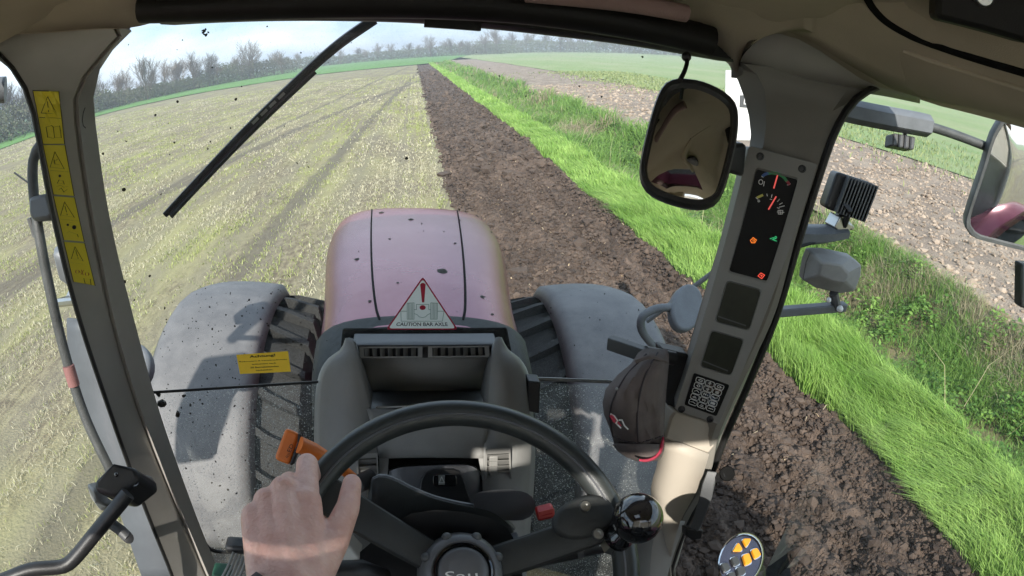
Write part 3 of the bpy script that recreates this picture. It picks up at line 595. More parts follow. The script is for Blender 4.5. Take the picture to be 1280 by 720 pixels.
# ================================================================== DASHBOARD
def yd(py):
    t = [(400, .95), (424, .93), (450, .885), (512, .84), (560, .80), (620, .74), (700, .68), (780, .62)]
    for (a, b), (c, d) in zip(t, t[1:]):
        if py <= c: return b+(d-b)*(py-a)/(c-a)
    return .62
D = lambda px, py, o=0.: L(px, py, yd(py)+o)
def dsheet(polys, n): return [crv([D(*q) for q in p], n) for p in polys]
dash = bpy.data.objects.new('dashboard', None); col.objects.link(dash); dash.parent = T; dash['label'] = 'grey dashboard tower with open tray, air vents and hazard switch'
for nm, pol in (('shoulder', [
  [(433, 423, .03), (427, 437, .05), (411, 449, .07), (400, 468, .09), (395, 500, .10), (394, 570, .10), (400, 660, .10), (410, 740, .1)],
  [(434, 423, .0), (430, 438, .015), (417, 451, .02), (407, 468, .025), (402, 500, .03), (402, 570, .03), (408, 660, .03), (418, 740, .03)],
  [(437, 422.5, 0), (437, 440, 0), (432, 458, 0), (428, 480, 0), (426, 510, 0), (428, 570, 0), (430, 660, 0), (435, 740, 0)],
  [(441, 424, 0), (446, 440, 0), (450, 458, 0), (455, 480, 0), (462, 514, 0), (472, 570, 0), (472, 660, 0), (472, 740, 0)]]),
 ('shoulder', [
  [(626, 422, .03), (634, 437, .05), (648, 448, .07), (659, 466, .09), (664, 500, .10), (668, 570, .10), (662, 660, .10), (655, 740, .1)],
  [(625, 422, .0), (631, 438, .015), (643, 450, .02), (652, 466, .025), (658, 500, .03), (661, 570, .03), (655, 660, .03), (648, 740, .03)],
  [(623, 421.5, 0), (624, 440, 0), (628, 458, 0), (632, 480, 0), (636, 510, 0), (640, 570, 0), (638, 660, 0), (635, 740, 0)],
  [(619, 423, 0), (616, 440, 0), (614, 458, 0), (612, 480, 0), (610, 514, 0), (604, 570, 0), (604, 660, 0), (604, 740, 0)]])):
    mb = MB(); mb.grid(dsheet(pol, 40)); mb.build(nm, M['dash'], dash, smooth=60, solid=.004)
# front face below the tray, with a recess over the hump
mb = MB(); mb.grid(dsheet([[(458, 511, 0), (520, 512.5, 0), (560, 512, 0), (614, 510, 0)], [(464, 530, -.004), (520, 531, -.008), (560, 531, -.008), (610, 530, -.004)], [(470, 560, 0), (520, 561, 0), (560, 561, 0), (606, 560, 0)], [(474, 573, .0), (520, 572, 0), (560, 572, 0), (604, 573, 0)]], 24)); mb.build('face_panel', M['dash'], dash, smooth=60, solid=.004)
mb = MB(); mb.grid(dsheet([[(472, 572, .003), (604, 572, .003)], [(472, 573, .12), (604, 573, .12)], [(472, 640, .12), (604, 640, .12)]], 6)); mb.build('recess', M['black'], dash)
mb = MB(); mb.prism([D(474, 572, .001), D(486, 572, .001), D(484, 600, .001), D(474, 600, .001)], (0, .05, 0)); mb.build('recess_cheek', M['dash'], dash)
mb = MB(); mb.prism([D(598, 572, .001), D(606, 572, .001), D(606, 600, .001), D(603, 600, .001)], (0, .05, 0)); mb.build('recess_cheek', M['dash'], dash)
# storage tray
tw = lambda px, py, y: L(px, py, y)
mb = MB(); mb.grid([[tw(447, 446, .96), tw(530, 447, .96), tw(617, 446, .96)], [tw(458, 490, .97), tw(530, 490, .975), tw(609, 488, .97)]])
mb.build('tray_back', M['dash'], dash, smooth=60, solid=.003)
bl, br = L(458, 490, .97), L(609, 488, .97); fl, fr = D(460, 512), D(612, 511)
mb = MB(); mb.add([bl, br, fr+Vector((0, 0, -.02)), fl+Vector((0, 0, -.02))], [(0, 1, 2, 3)]); mb.build('tray_floor', M['dgrey'], dash, solid=.004)
for a, b in (((443, 427), (462, 514)), ((620, 426), (610, 514))):
    mb = MB(); A, B = D(*a), D(*b); mb.add([A, B, B+Vector((0, .09, -.02)), A+Vector((0, .07, -.06))], [(0, 1, 2, 3)]); mb.build('tray_side', M['dash'], dash, solid=.004)
mb = MB(); mb.tube([D(470, 509.5, .02), D(517, 508, .02)], .002, 6); mb.build('tray_strip', M['white'], dash)  # thin pale strip along the front of the tray
mb = MB(); mb.prism([L(440, 432, .95), L(622, 431, .95), L(622, 447, .95), L(442, 448, .95)], (0, .05, 0)); mb.build('vent_housing', M['dgrey'], dash, bevel=.003)
mb = MB(); mb.prism([L(428, 410, 1.01), L(634, 409, 1.01), L(640, 440, 1.0), L(425, 441, 1.0)], (0, .03, -.02)); mb.build('dash_top', M['gap'], dash, bevel=.004)  # shade of the gap above the vents put into its black colour
def vent(q, n, label, y0, vert=True, open_part=None):
    pl = Plane(L(*q[0], y0), L(*q[1], y0), L(*q[3], y0-.004))
    e = MB(); c = [sum(p[i] for p in q)/4 for i in (0, 1)]
    inn = [(c[0]+(x-c[0])*.86, c[1]+(y-c[1])*.74) for x, y in q]
    o_, i_ = [pl.P(*p, .010) for p in q], [pl.P(*p, .010) for p in inn]
    e.grid([[*o_], [*i_], [pl.P(*p, -.02) for p in inn]], close_u=True); e.grid([o_, [pl.P(*p, -.01) for p in q]], close_u=True)
    v = e.build('air_vent', M['console'], dash, label, smooth=30)
    e = MB(); e.add([pl.P(*p, -.014) for p in inn], [(0, 1, 2, 3)]); e.build('vent_back', M['black'], v)
    for k in range(n):
        t0, t1 = (k+.12)/n, (k+.72)/n
        lerp = lambda a, b, t: (a[0]+(b[0]-a[0])*t, a[1]+(b[1]-a[1])*t)
        if vert: q0, q1, q2, q3 = lerp(inn[0], inn[1], t0), lerp(inn[0], inn[1], t1), lerp(inn[3], inn[2], t1), lerp(inn[3], inn[2], t0)
        else: q0, q1, q2, q3 = lerp(inn[0], inn[3], t0), lerp(inn[0], inn[3], t1), lerp(inn[1], inn[2], t1), lerp(inn[1], inn[2], t0)
        e = MB(); e.prism([pl.P(*q0, .005), pl.P(*q1, -.006), pl.P(*q2, -.006), pl.P(*q3, .005)], pl.n*.003); e.build('slat', M['console'], v)
    return v, pl
vent([(449, 433.5), (528, 433), (528, 447), (450, 447.5)], 7, 'left flat air vent at the top of the dashboard', .935)
vent([(535, 433), (611, 432), (612, 446), (535, 447)], 7, 'right flat air vent at the top of the dashboard', .935)
v, pv = vent([(607, 561), (638, 559), (640, 616), (606, 616)], 6, 'upright air vent to the right of the steering column', .775, vert=False)
mb = MB(); mb.prism([pv.P(*q, .0) for q in ((611, 568), (622, 567.5), (621, 611), (610, 611))], pv.n*.007); mb.build('vent_flap', M['console'], v, bevel=.002)
v, pv = vent([(446, 568), (472, 566), (474, 612), (447, 612)], 4, 'upright air vent to the left of the steering column', .775, vert=False)
# hump with hazard switch
mb = MB(); mb.grid([crv([L(x, y, d) for x, y, d in l], 20) for l in (
  [(487, 588, .82), (500, 583.5, .82), (540, 581, .82), (580, 580.5, .82), (594, 584, .82), (600, 592, .82)],
  [(487, 590, .77), (500, 585.5, .77), (540, 583, .77), (580, 582, .77), (594, 586, .77), (600, 595, .77)],
  [(486, 600, .765), (500, 596, .76), (540, 594, .76), (580, 594, .76), (596, 597, .765), (603, 606, .77)],
  [(484, 640, .74), (500, 640, .73), (540, 640, .73), (580, 640, .73), (600, 640, .74), (608, 640, .745)])]); hump = mb.build('switch_hump', M['hub'], dash, smooth=60, solid=.004)
ph = Plane(L(540, 594, .757), L(580, 594, .757), L(540, 640, .727))
mb = MB(); mb.prism([ph.P(*q, .001) for q in ((524, 622), (526, 600), (532, 589.5), (542, 586), (566, 585.5), (574, 588.5), (579, 597), (590, 632), (524, 640))], ph.n*.004); mb.build('switch_panel', M['black'], dash, 'black inset carrying the hazard warning switch', bevel=.0015)
sw = MB(); sw.prism([ph.P(*q, .005) for q in rpoly([(541, 593), (570, 592), (571, 607.5), (541, 607)], .3, 4)], ph.n*.004); sw = sw.build('hazard_switch', M['gloss'], dash, bevel=.001)
fills(ph, [[(548, 594), (556, 594), (556, 606), (548, 606)]], .0095).build('switch_window', M['lamp'], dash, smooth=0)
strokes(ph, [[(552, 596), (549, 603.5), (555.5, 603.5), (552, 596)]], .0016, .0105).build('warning_triangle', M['white'], dash, smooth=0)
# instrument cowl under the wheel
top = [(462, 612), (466, 602), (475, 597.5), (490, 601), (512, 612), (540, 623.5), (570, 631), (598, 636), (614, 641), (628, 650), (640, 662)]
up = crv([L(x, y, .60) for x, y in top], 30); u1 = crv([L(x+2, y-3.5, .615) for x, y in top], 30); lowr = crv([L(x, y, .57) for x, y in ((455, 640), (462, 632), (478, 640), (500, 655), (520, 672), (545, 690), (570, 700), (598, 705), (614, 705), (632, 700), (650, 690))], 30)
mb = MB(); mb.grid([crv([L(x+2, y-2, .72) for x, y in top], 30), u1, up, lowr]); ic = mb.build('instrument_cowl', M['soft'], T, 'curved black instrument cowl seen through the steering wheel', smooth=45, solid=.004)
mb = MB(); mb.tube([ (a+b)/2-Vector((0, .002, -.001)) for a, b in zip(up, u1)], .0045, 8); mb.build('cowl_edge', M['hub'], ic)
mb = MB(); mb.loft([crv([L(x, y, d) for x, y in ((592, 618), (605, 614), (640, 612), (660, 617), (668, 626), (668, 640), (655, 650), (615, 648), (595, 640), (592, 618))], 24)for d in (.66, .655, .60)]); mb.build('column_cover', M['hub'], T, smooth=45)
mb = MB(); mb.loft([crv([L(x, y, d) for x, y in ((450, 690), (520, 640), (620, 650), (648, 690), (640, 760), (460, 760), (450, 690))], 24) for d in (.60, .50)]); mb.build('column_shroud', M['black'], T, smooth=45)
mb = MB(); mb.prism([L(*q) for q in ((616, 688, .52), (652, 676, .53), (655, 740, .5), (612, 740, .5))], (0, .03, -.01)); mb.build('shroud_panel', M['hub'], T, bevel=.004)
mb = MB(); mb.prism([L(*q) for q in ((500, 712, .5), (440, 650, .56), (450, 640, .57), (548, 720, .5))], (0, .04, -.02)); mb.build('shroud_panel', M['soft'], T, bevel=.004)
mb = MB(); mb.box(L(681, 640, .58), (.026, .02, .016), Matrix.Rotation(-.25, 3, 'Y')); rb = mb.build('red_switch', M['red'], T, 'small red rocker switch right of the steering column', bevel=.004)
mb = MB(); mb.prism([L(672, 640, .575), L(692, 635, .575), L(693, 645, .572), L(673, 649, .572)], (0, -.003, .003)); mb.build('switch_face', pm('red_face', (.75, .12, .10), .4), rb, bevel=.001)
# rubber gaiter of the left lever
g0, g1 = L(446, 606, .60), L(466, 596, .62)
mb = MB(); n = 9; ax = (g1-g0).normalized(); mb.lathe(g0, ax, [((.013 if k % 2 else .0085), (g1-g0).length*k/(n*2)) for k in range(n*2+1)], 16); mb.build('gaiter', M['dgrey'], T)
# orange shuttle lever
class PN(Plane):
    def __init__(s, p, n): s.p = p; s.n = n
pO = PN(L(358, 558, .61), (lr(366, 556)*-1+Vector((-.10, 0, .12))).normalized())
hd = MB(); hd.prism([pO.P(*q, .012) for q in rpoly([(357, 534), (374.5, 541.5), (362, 581), (342.5, 573.5)], .28, 4)], pO.n*-.028)
lv = hd.build('shuttle_lever', M['orange'], T, 'orange lever handle with a black band, behind the steering wheel rim', bevel=.006, bseg=3)
mb = MB(); mb.prism([pO.P(*q, .0135) for q in ((372.5, 541), (376.5, 543), (376.8, 549), (367, 578), (362, 581), (371.8, 553))], pO.n*-.02); mb.build('band', M['black'], lv, bevel=.001)
mb = MB(); mb.tube([L(374, 556, .60), L(392, 563, .605), L(412, 574, .61), L(448, 602, .63)], [.0115, .0105, .0085, .007], 12); mb.build('stem', M['orange'], lv)
tq = letters(pO, '(D)', [(356.2, 571), (359.8, 565.5), (363, 567.5), (359.6, 572.6)], .0128)
letters(pO, 'ED', [(358.6, 563.8), (363.2, 554.2), (367.2, 556.6), (363.4, 565.6)], .0128, tq); tq.build('lettering', M['ink'], lv, smooth=0)
# stalks
def stalk(pts, rad, label, name='stalk'):
    mb = MB(); mb.tube([L(*q) for q in pts], rad, 16); return mb.build(name, M['black'], T, label, smooth=50)
s2 = stalk([(640, 706, .50), (676, 694, .50), (720, 684, .50), (757, 676, .50), (762, 675, .50)], [.015, .0155, .016, .0165, .012], 'right column stalk printed with white wiper symbols')
pk = Plane(L(680, 690, .482), L(750, 674, .482), L(690, 705, .475))
wl = []
for (x, y) in ((702, 688.5), (716, 684.5), (714, 676.5)): wl += [[(x-3.4, y+1.6), (x-3, y-1), (x+2, y-2.2), (x+3, y+.4), (x-3.4, y+1.6)], [(x-1.5, y+2), (x, y-3)], [(x+3, y+1.5), (x+4.5, y)]]
wl += [[(699, 697), (708, 694.5)], [(726, 689), (731, 687.5)], circ(717.5, 689.5, 1.2, n=8)+[(718.7, 689.5)]]
wl += [[(749, 680.5), (757, 678.5)], [(750, 682.5), (752, 677)], [(753, 682), (753.5, 677)], [(756, 681), (757.5, 676.5)]]
strokes(pk, wl, .0012, .002).build('symbols', M['white'], s2, smooth=0)
mb = MB(); mb.tube([L(719.5, 684, .495), L(726, 682.5, .495)], .0172, 16); mb.build('collar', M['dgrey'], s2)
s3 = stalk([(480, 722, .46), (452, 714, .45), (410, 716, .44), (398, 718, .44)], [.012, .0145, .0145, .011], 'left column stalk with a white symbol beside the hand')
pk2 = Plane(L(450, 712, .428), L(410, 714, .428), L(440, 722, .42))
strokes(pk2, [[(414, 713), (417, 716.5), (413.5, 720), (411, 716.5), (414, 713)], [(413.5, 714.5), (414.5, 718.5)]], .0012, .002).build('symbols', M['white'], s3, smooth=0)

# ================================================================== STEERING WHEEL
WC = Vector((.0562, .436, -.5435)); ta = .6242; ex = Vector((1, 0, 0)); ey = Vector((0, math.cos(ta), math.sin(ta))); en = Vector((0, -math.sin(ta), math.cos(ta))); WR = .2
WPt = lambda a, r=WR, h=0.: WC+(ex*math.cos(a)+ey*math.sin(a))*r+en*h
sw = bpy.data.objects.new('steering_wheel', None); col.objects.link(sw); sw.parent = T; sw['label'] = 'black steering wheel with a glossy spinner knob on its right'
rows = []
for k in range(96):
    a = 2*math.pi*k/96; row = []
    for j in range(18):
        t = 2*math.pi*j/18; rr = .0165*(1 - .10*max(0, math.cos(t*1-.35-math.pi/2))**14)
        row.append(WC+(ex*math.cos(a)+ey*math.sin(a))*(WR+rr*math.cos(t))+en*(rr*math.sin(t)))
    rows.append(row)
mb = MB(); mb.grid(rows, close_v=True, close_u=True); mb.build('rim', M['rim'], sw, smooth=60)
mb = MB(); mb.tube([WPt(2*math.pi*k/96, WR-.006, .0148) for k in range(96)], .0013, 6, closed=True); mb.build('rim_groove', M['hub'], sw)
def spoke(a0, w0, w1, r0=.045, r1=.188):
    rad = (ex*math.cos(a0)+ey*math.sin(a0)); tg = (-ex*math.sin(a0)+ey*math.cos(a0)); secs = []
    for t in (0, .25, .5, .75, 1):
        r = r0+(r1-r0)*t; wv = w0+(w1-w0)*t; h = -.010+.004*t; c = WC+rad*r+en*h
        secs.append([c+tg*x*wv+en*z*.011 for x, z in ((-1, -.3), (-.86, .7), (-.6, 1), (.6, 1), (.86, .7), (1, -.3), (.7, -1), (-.7, -1))])
    mb = MB(); mb.loft(secs); return mb.build('spoke', M['soft'], sw, smooth=40)
spoke(R_(148), .020, .024); spoke(R_(14), .021, .022); spoke(R_(270), .021, .022)
pP = Plane(WPt(0, .1, .012), WPt(0, .2, .012), WPt(1, .15, .012))
pad = MB(); pad.loft([[pP.P(*q, h) for q in circ(731, 646, rx*k, ry*k, 28, -.33)] for h, k, rx, ry in ((-.024, .98, 43, 26), (-.006, 1.0, 43, 26), (.002, .93, 43, 26), (.005, .8, 43, 26))])
pad = pad.build('knob_plate', M['soft'], sw, 'black pad bolted to the right spoke', smooth=50)
mb = MB()
for (x, y) in ((730.5, 633.5), (746.5, 668)): mb.lathe(pP.P(x, y, .002), pP.n, [(.0, .007), (.003, .007), (.0035, .0045), (.0058, .0045), (.007, .003), (.007, 0)], 18)
for k, (x, y) in enumerate(((730.5, 633.5), (746.5, 668))):
    m1 = MB(); m1.lathe(pP.P(x, y, .004), pP.n, [(.0, .0035), (.0028, .0035), (.0032, .006), (.0062, .006), (.0072, .003), (.0072, 0)], 18); m1.build('bolt', M['steel'], sw)
letters(pP, 'VO.TO.', [(714, 661.5), (748, 650.5), (747, 647.5), (713, 658.5)], .0058).build('embossed_lettering', M['ink'], sw, smooth=0)
kc = LD(797, 648, (WPt(0).length-.045))
mb = MB(); mb.ball(kc, .0305, (1, 1, 1), 32, 20); mb.build('spinner_knob', M['gloss'], sw, 'glossy black ball knob', smooth=60)
kb = WPt(R_(6), WR-.012, .0); dn = (kc-kb).normalized()
mb = MB(); mb.tube([kb-dn*.01, kb+dn*.03], .013, 6); mb.build('knob_nut', M['steel'], sw)
mb = MB(); mb.lathe(kb+dn*.010, dn, [(.0, 0), (.018, 0), (.018, .012), (.012, .02), (.012, .035)], 20); mb.build('knob_collar', M['gloss'], sw)
mb = MB(); mb.lathe(WC, en, [(.052, -.05), (.050, -.01), (.045, .012), (.041, .020), (.036, .022), (.0335, .020), (.033, .014)], 40); mb.build('hub', M['hub'], sw, smooth=45)
for k in range(8):
    a = R_(20+45*k); c = WC+(ex*math.cos(a)+ey*math.sin(a))*.0445+en*.011
    mb = MB(); mb.ball(c, .0062, (1, 1, 1.5), 12, 8, Matrix((ex, ey, en)).transposed()); mb.build('hub_notch', M['dgrey'], sw)
mb = MB(); mb.lathe(WC, en, [(.034, .012), (.0335, .023), (.0315, .024), (.031, .018)], 40); mb.build('hub_ring', M['gloss'], sw, smooth=45)
mb = MB(); mb.lathe(WC, en, [(.0295, .014), (.0285, .024), (.025, .0275), (.015, .0292), (0, .0295)], 40); mb.build('hub_cap', M['hub'], sw, smooth=60)
pH = Plane(WC+en*.0295, WC+en*.0295+ex, WC+en*.0295+ey)
letters(pH, 'Sau', [(557, 727), (598, 724), (596, 712.5), (556, 714.5)], .001).build('hub_lettering', M['white'], sw, smooth=0)

# ================================================================== GAUGE CONSOLE ON THE RIGHT PILLAR
pC = Plane(L(936, 182, .735), L(1022, 204, .690), L(843, 512, .700))
cq = [(936.5, 182), (1022, 204.5), (899, 531), (843, 512)]
mb = MB(); mb.prism([pC.P(*q, .0) for q in rpoly(cq, .05, 3)], pC.n*-.055); con = mb.build('gauge_console', M['console'], T, 'slim grey console with gauges, two dark screens and a keypad on the right pillar', bevel=.004)
def inset(q, r, name, mat, label, rimw=.90, parent=T, h0=.0015):
    # raised lip and a face set back inside it
    o_ = [pC.P(*p, .001) for p in rpoly(q, r, 4)]; cx = sum(p[0] for p in q)/4; cy2 = sum(p[1] for p in q)/4
    i_ = [pC.P(cx+(p[0]-cx)*rimw, cy2+(p[1]-cy2)*rimw, .0005) for p in rpoly(q, r, 4)]
    up_ = [pC.P(*p, .0035) for p in [(cx+(a-cx)*.965, cy2+(b-cy2)*.965) for a, b in rpoly(q, r, 4)]]
    m1 = MB(); m1.add([pC.P(cx+(p[0]-cx)*.99, cy2+(p[1]-cy2)*.99, .0012) for p in rpoly(q, r, 4)], [tuple(range(len(o_)))]); ob = m1.build(name, mat, parent, label, smooth=0)
    m2 = MB(); m2.grid([o_, up_, i_], close_u=True); m2.build('frame', M['console'], ob, smooth=30)
    return ob
gd = inset([(945.5, 209), (999, 222.5), (959, 354), (910, 341)], .07, 'gauge_display', M['lens'], 'tall black gauge display with lit warning symbols', .985)
def arc(cx, cy2, r, a0, a1, n=10): return [(cx+r*math.cos(R_(a0+(a1-a0)*k/n)), cy2-r*math.sin(R_(a0+(a1-a0)*k/n))) for k in range(n+1)]
strokes(pC, [[(953.5, 220), (956, 218), (960, 216.6)]], .0042, .0022).build('scale_arc', M['blue'], gd, smooth=0)
strokes(pC, [[(960, 216.8), (965, 216), (971, 217), (977, 219.5), (981, 223), (983, 226)]], .0042, .0022).build('scale_arc', M['green'], gd, smooth=0)
strokes(pC, [[(983, 226), (985, 228), (986.6, 230.3)]], .0042, .0022).build('scale_arc', M['redink'], gd, smooth=0)
strokes(pC, [[(947, 246.8), (953, 244)]], .0036, .0022).build('scale_arc', M['yel2'], gd, smooth=0)
wl = [[(952, 220.5), (954, 221.5)], [(984, 231.3), (988, 230)], [(945, 247), (947, 249)], [(958.5, 242.5), (959.2, 245)], [(965, 243.5), (964.3, 247)], [(962.5, 249), (965, 249.5)], [(974.5, 249), (971.8, 252)], [(978, 253.5), (974.5, 255.5)], [(980.5, 257.3), (974, 259)], [(971.5, 259.5), (974, 260.5)],
      circ(951, 227.5, 2.6, 3, 10)+[(953.6, 227.5)], [(955.5, 227), (954.5, 232.5)], circ(948.5, 251.2, 1.2, n=8), [(972.5, 263), (973, 267.5), (978, 267.5), (978.5, 263), (972.5, 263)], [(971.5, 265), (980, 265.5)], [(975, 262.5), (975.5, 268)]]
strokes(pC, wl, .0011, .0022).build('symbols', M['white'], gd, smooth=0)
nd = emis('needle_red', (.9, .12, .10), .35)
mb = strokes(pC, [[(967.3, 235), (971.8, 219.5)]], .0022, .0045); mb.build('needle', nd, gd, smooth=0)
mb = strokes(pC, [[(960.8, 261.5), (970, 246)]], .0022, .0045); mb.build('needle', nd, gd, smooth=0)
strokes(pC, [[(938, 300.5), (941.5, 297), (945.5, 300), (943.5, 303.5), (939.5, 303.5), (938, 300.5)], [(941.3, 299), (941.3, 302)], [(943, 299.5), (943, 302)]], .0011, .0022).build('warning_light', emis('light_orange', (1, .22, .02), .5), gd, 'lit orange warning symbol', smooth=0)
strokes(pC, [[(962.5, 298.5), (967, 297), (967.5, 300.5), (971, 301.3)], [(965, 299.8), (970, 298)], circ(969.7, 296.8, 1.2, n=8)], .0011, .0022).build('warning_light', emis('light_green', (.04, .55, .2), .35), gd, 'lit green indicator symbol', smooth=0)
strokes(pC, [[(947.5, 345), (951, 341.2), (955.8, 343.8), (952.2, 348.3), (947.5, 345)], [(950.5, 343.8), (952.8, 344.3), (951.6, 346)]], .0011, .0022).build('warning_light', emis('light_red', (1, .10, .06), .5), gd, 'lit red diamond symbol', smooth=0)
for q, lab in (([(908.5, 350), (953, 362), (937, 414), (893, 402.5)], 'upper square dark screen'), ([(889, 412), (931, 424), (914.5, 470.5), (874.5, 458.5)], 'lower square dark screen')):
    s = inset(q, .12, 'screen', M['lcd'], lab, .94)
    a, b = q[3], q[2]; strokes(pC, [[(a[0]+5, a[1]-7), (b[0]-5, b[1]-7)]], .0022, .0022).build('lower_edge', M['dgrey'], s, smooth=0)
kq = [(867.5, 466.5), (912, 481.5), (895.5, 520.5), (855.5, 506)]
m1 = MB(); m1.prism([pC.P(*q, .002) for q in rpoly(kq, .05, 2)], pC.n*-.002); kp = m1.build('keypad', M['lens'], T, 'black keypad of fifteen outlined keys', smooth=0)
def kpt(u, v): 
    a = [kq[0][i]+(kq[1][i]-kq[0][i])*u for i in (0, 1)]; b = [kq[3][i]+(kq[2][i]-kq[3][i])*u for i in (0, 1)]
    return (a[0]+(b[0]-a[0])*v, a[1]+(b[1]-a[1])*v)
kw = MB(); rngk = random.Random(3)
for r in range(5):
    for c in range(3):
        u0, u1, v0, v1 = .10+c*.27, .10+c*.27+.24, .07+r*.175, .07+r*.175+.15
        q = [kpt(u0, v0), kpt(u1, v0), kpt(u1, v1), kpt(u0, v1)]
        m1 = MB(); m1.prism([pC.P(*p, .0035) for p in rpoly(q, .3, 2)], pC.n*-.0015); m1.build('key', M['gloss'], kp, smooth=0)
        rp = rpoly(q, .3, 2); strokes(pC, [rp+[rp[0]]], .0009, .0042, kw)
        g = lambda a, b: kpt(u0+(u1-u0)*a, v0+(v1-v0)*b)
        pat = [[[(.3, .5), (.5, .3), (.75, .4), (.7, .7), (.4, .65), (.3, .5)]], [[(.5, .2), (.35, .5), (.65, .5), (.5, .2)], [(.5, .5), (.5, .8)]], [[(.3, .3), (.65, .35), (.65, .7), (.3, .65), (.3, .3)], [(.65, .5), (.85, .5)]],
               [[(.3, .5), (.5, .25), (.7, .5), (.5, .75), (.3, .5)]], [[(.5, .8), (.35, .5), (.65, .5), (.5, .8)], [(.5, .5), (.5, .2)]], [[(.3, .4), (.7, .3)], [(.3, .6), (.7, .5)], [(.35, .75), (.7, .68)]],
               [[(.2, .6), (.5, .3), (.8, .6)]], [[(.25, .7), (.25, .3), (.5, .6), (.5, .3)], [(.65, .5), (.8, .6)]], [[(.2, .4), (.5, .6), (.8, .35)]],
               [[(.25, .65), (.45, .35), (.7, .65), (.25, .65)]], [[(.35, .7), (.35, .35)], [(.65, .7), (.65, .35)], [(.5, .3), (.5, .6)]], [[(.25, .35), (.75, .35)], [(.25, .5), (.75, .5)], [(.25, .65), (.75, .65)]],
               [[(.2, .5), (.5, .4), (.8, .6)]], [[(.25, .65), (.75, .7)], [(.35, .4), (.65, .4)]], [[(.25, .5), (.6, .5)], [(.7, .5), (.8, .5)]]][r*3+c]
        strokes(pC, [[g(*p) for p in l] for l in pat], .0009, .0042, kw)
kw.build('key_symbols', M['white'], kp, smooth=0, label='white outlines and symbols printed on the keys')
for (x, y) in ((950, 195.5), (1002.5, 211), (852, 511), (887.5, 523.5)):
    m1 = MB(); m1.lathe(pC.P(x, y, -.001), pC.n, [(.0062, 0), (.006, .003), (.0035, .0035), (.003, .0015), (0, .0015)], 14); m1.build('screw', M['black'], con)
# lower beige pillar foot
mb = MB(); mb.prism([L(*q) for q in ((844, 514, .715), (899, 533, .695), (893, 558, .69), (886, 568, .685), (831, 549, .705), (838, 522, .715))], (0, .05, -.01)); mb.build('pillar_cover', M['beige'], T, 'beige cover below the gauge console', bevel=.004)
mb = MB(); mb.grid(sheet([[(828, 546, .72), (822, 580, .72), (814, 612, .72), (822, 650, .71), (832, 705, .70), (838, 740, .69)], [(850, 553, .695), (845, 585, .69), (838, 615, .69), (832, 650, .69), (836, 705, .685), (840, 740, .68)], [(886, 567, .685), (876, 600, .68), (866, 622, .68), (850, 652, .68), (838, 705, .68), (842, 740, .675)]], 20)); mb.build('pillar_foot', M['beige'], T, 'beige foot of the right pillar catching patches of sunlight', smooth=60, solid=.004)
mb = MB(); mb.grid(sheet([[(800, 640, .78), (795, 690, .74), (790, 760, .70)], [(822, 648, .705), (815, 690, .69), (810, 760, .66)], [(856, 652, .69), (838, 704, .678), (825, 760, .65)]], 12)); mb.build('kick_panel', M['pillar'], T, smooth=60, solid=.004)

# cab mirror on the right
c_ = L(862, 180, .66); pM = PN(c_, (Vector((-.30, -.55, .62)).normalized()-c_.normalized()).normalized())
mo = [(850, 97.5), (876, 101), (903, 113), (919, 128), (923, 148), (920, 181), (913, 212), (906, 236), (897, 253), (879, 261), (848, 257), (818, 246), (803, 233), (799, 214), (803, 187), (812, 150), (823, 117), (834, 102)]
o_ = [Vector(p) for p in crv([pM.P(*q, 0) for q in mo+[mo[0]]], 49)[:-1]]
cm = sum(o_, Vector())/48
mb = MB(); mb.grid([[cm+(p-cm)*k+pM.n*h for p in o_] for k, h in ((.86, .000), (.89, .006), (.96, .006), (1.0, .0), (.99, -.014), (.90, -.026), (.5, -.034), (.01, -.036))], close_u=True)
mir = mb.build('mirror', M['black'], T, 'rounded black cab mirror reflecting the brown headliner', smooth=50)
mb = MB(); mb.grid([[cm+(p-cm)*k*.88+pM.n*(.0005+.010*(1-k*k)) for p in o_] for k in (1, .8, .6, .4, .2, .01)], close_u=True); mb.build('mirror_glass', M['mirror'], mir, smooth=80)
mb = MB(); mb.prism([L(*q) for q in ((914, 180, .70), (934, 180, .735), (930, 222, .73), (908, 216, .70))], (0, .03, 0)); mb.build('mirror_bracket', M['black'], mir, bevel=.006)
mb = MB(); mb.tube(crv([L(*q) for q in ((858, 66, .74), (859, 76, .73), (856, 88, .71), (850, 100, .68))], 12), .0032, 8); mb.build('mirror_wire', M['seal'], mir)
mb = MB(); mb.ball(L(858, 71, .735), .007); mb.build('wire_clip', M['black'], mir)

# bracket that carries the cap
mb = MB(); a, b = L(762, 428, .80), L(812, 445, .74); d = (b-a).normalized(); u = Vector((0, 0, 1)); u = (u-d*u.dot(d)).normalized(); q = d.cross(u)
mb.prism([a+u*.011+q*.009, a+u*.011-q*.009, a-u*.011-q*.009, a-u*.011+q*.009], d*((b-a).length)); hb = mb.build('bracket_arm', M['dgrey'], T, 'dark square bracket arm sticking out above the cap', bevel=.002)
mb = MB(); mb.prism([L(*q) for q in ((826, 436, .76), (862, 444, .74), (856, 474, .73), (846, 520, .73), (834, 540, .74), (832, 470, .76))], (0, .03, 0)); mb.build('bracket_plate', M['black'], T, bevel=.004)
mb = MB(); mb.tube([L(806, 441, .745), L(842, 448, .745)], .012, 10); mb.build('bracket_clamp', M['black'], T)

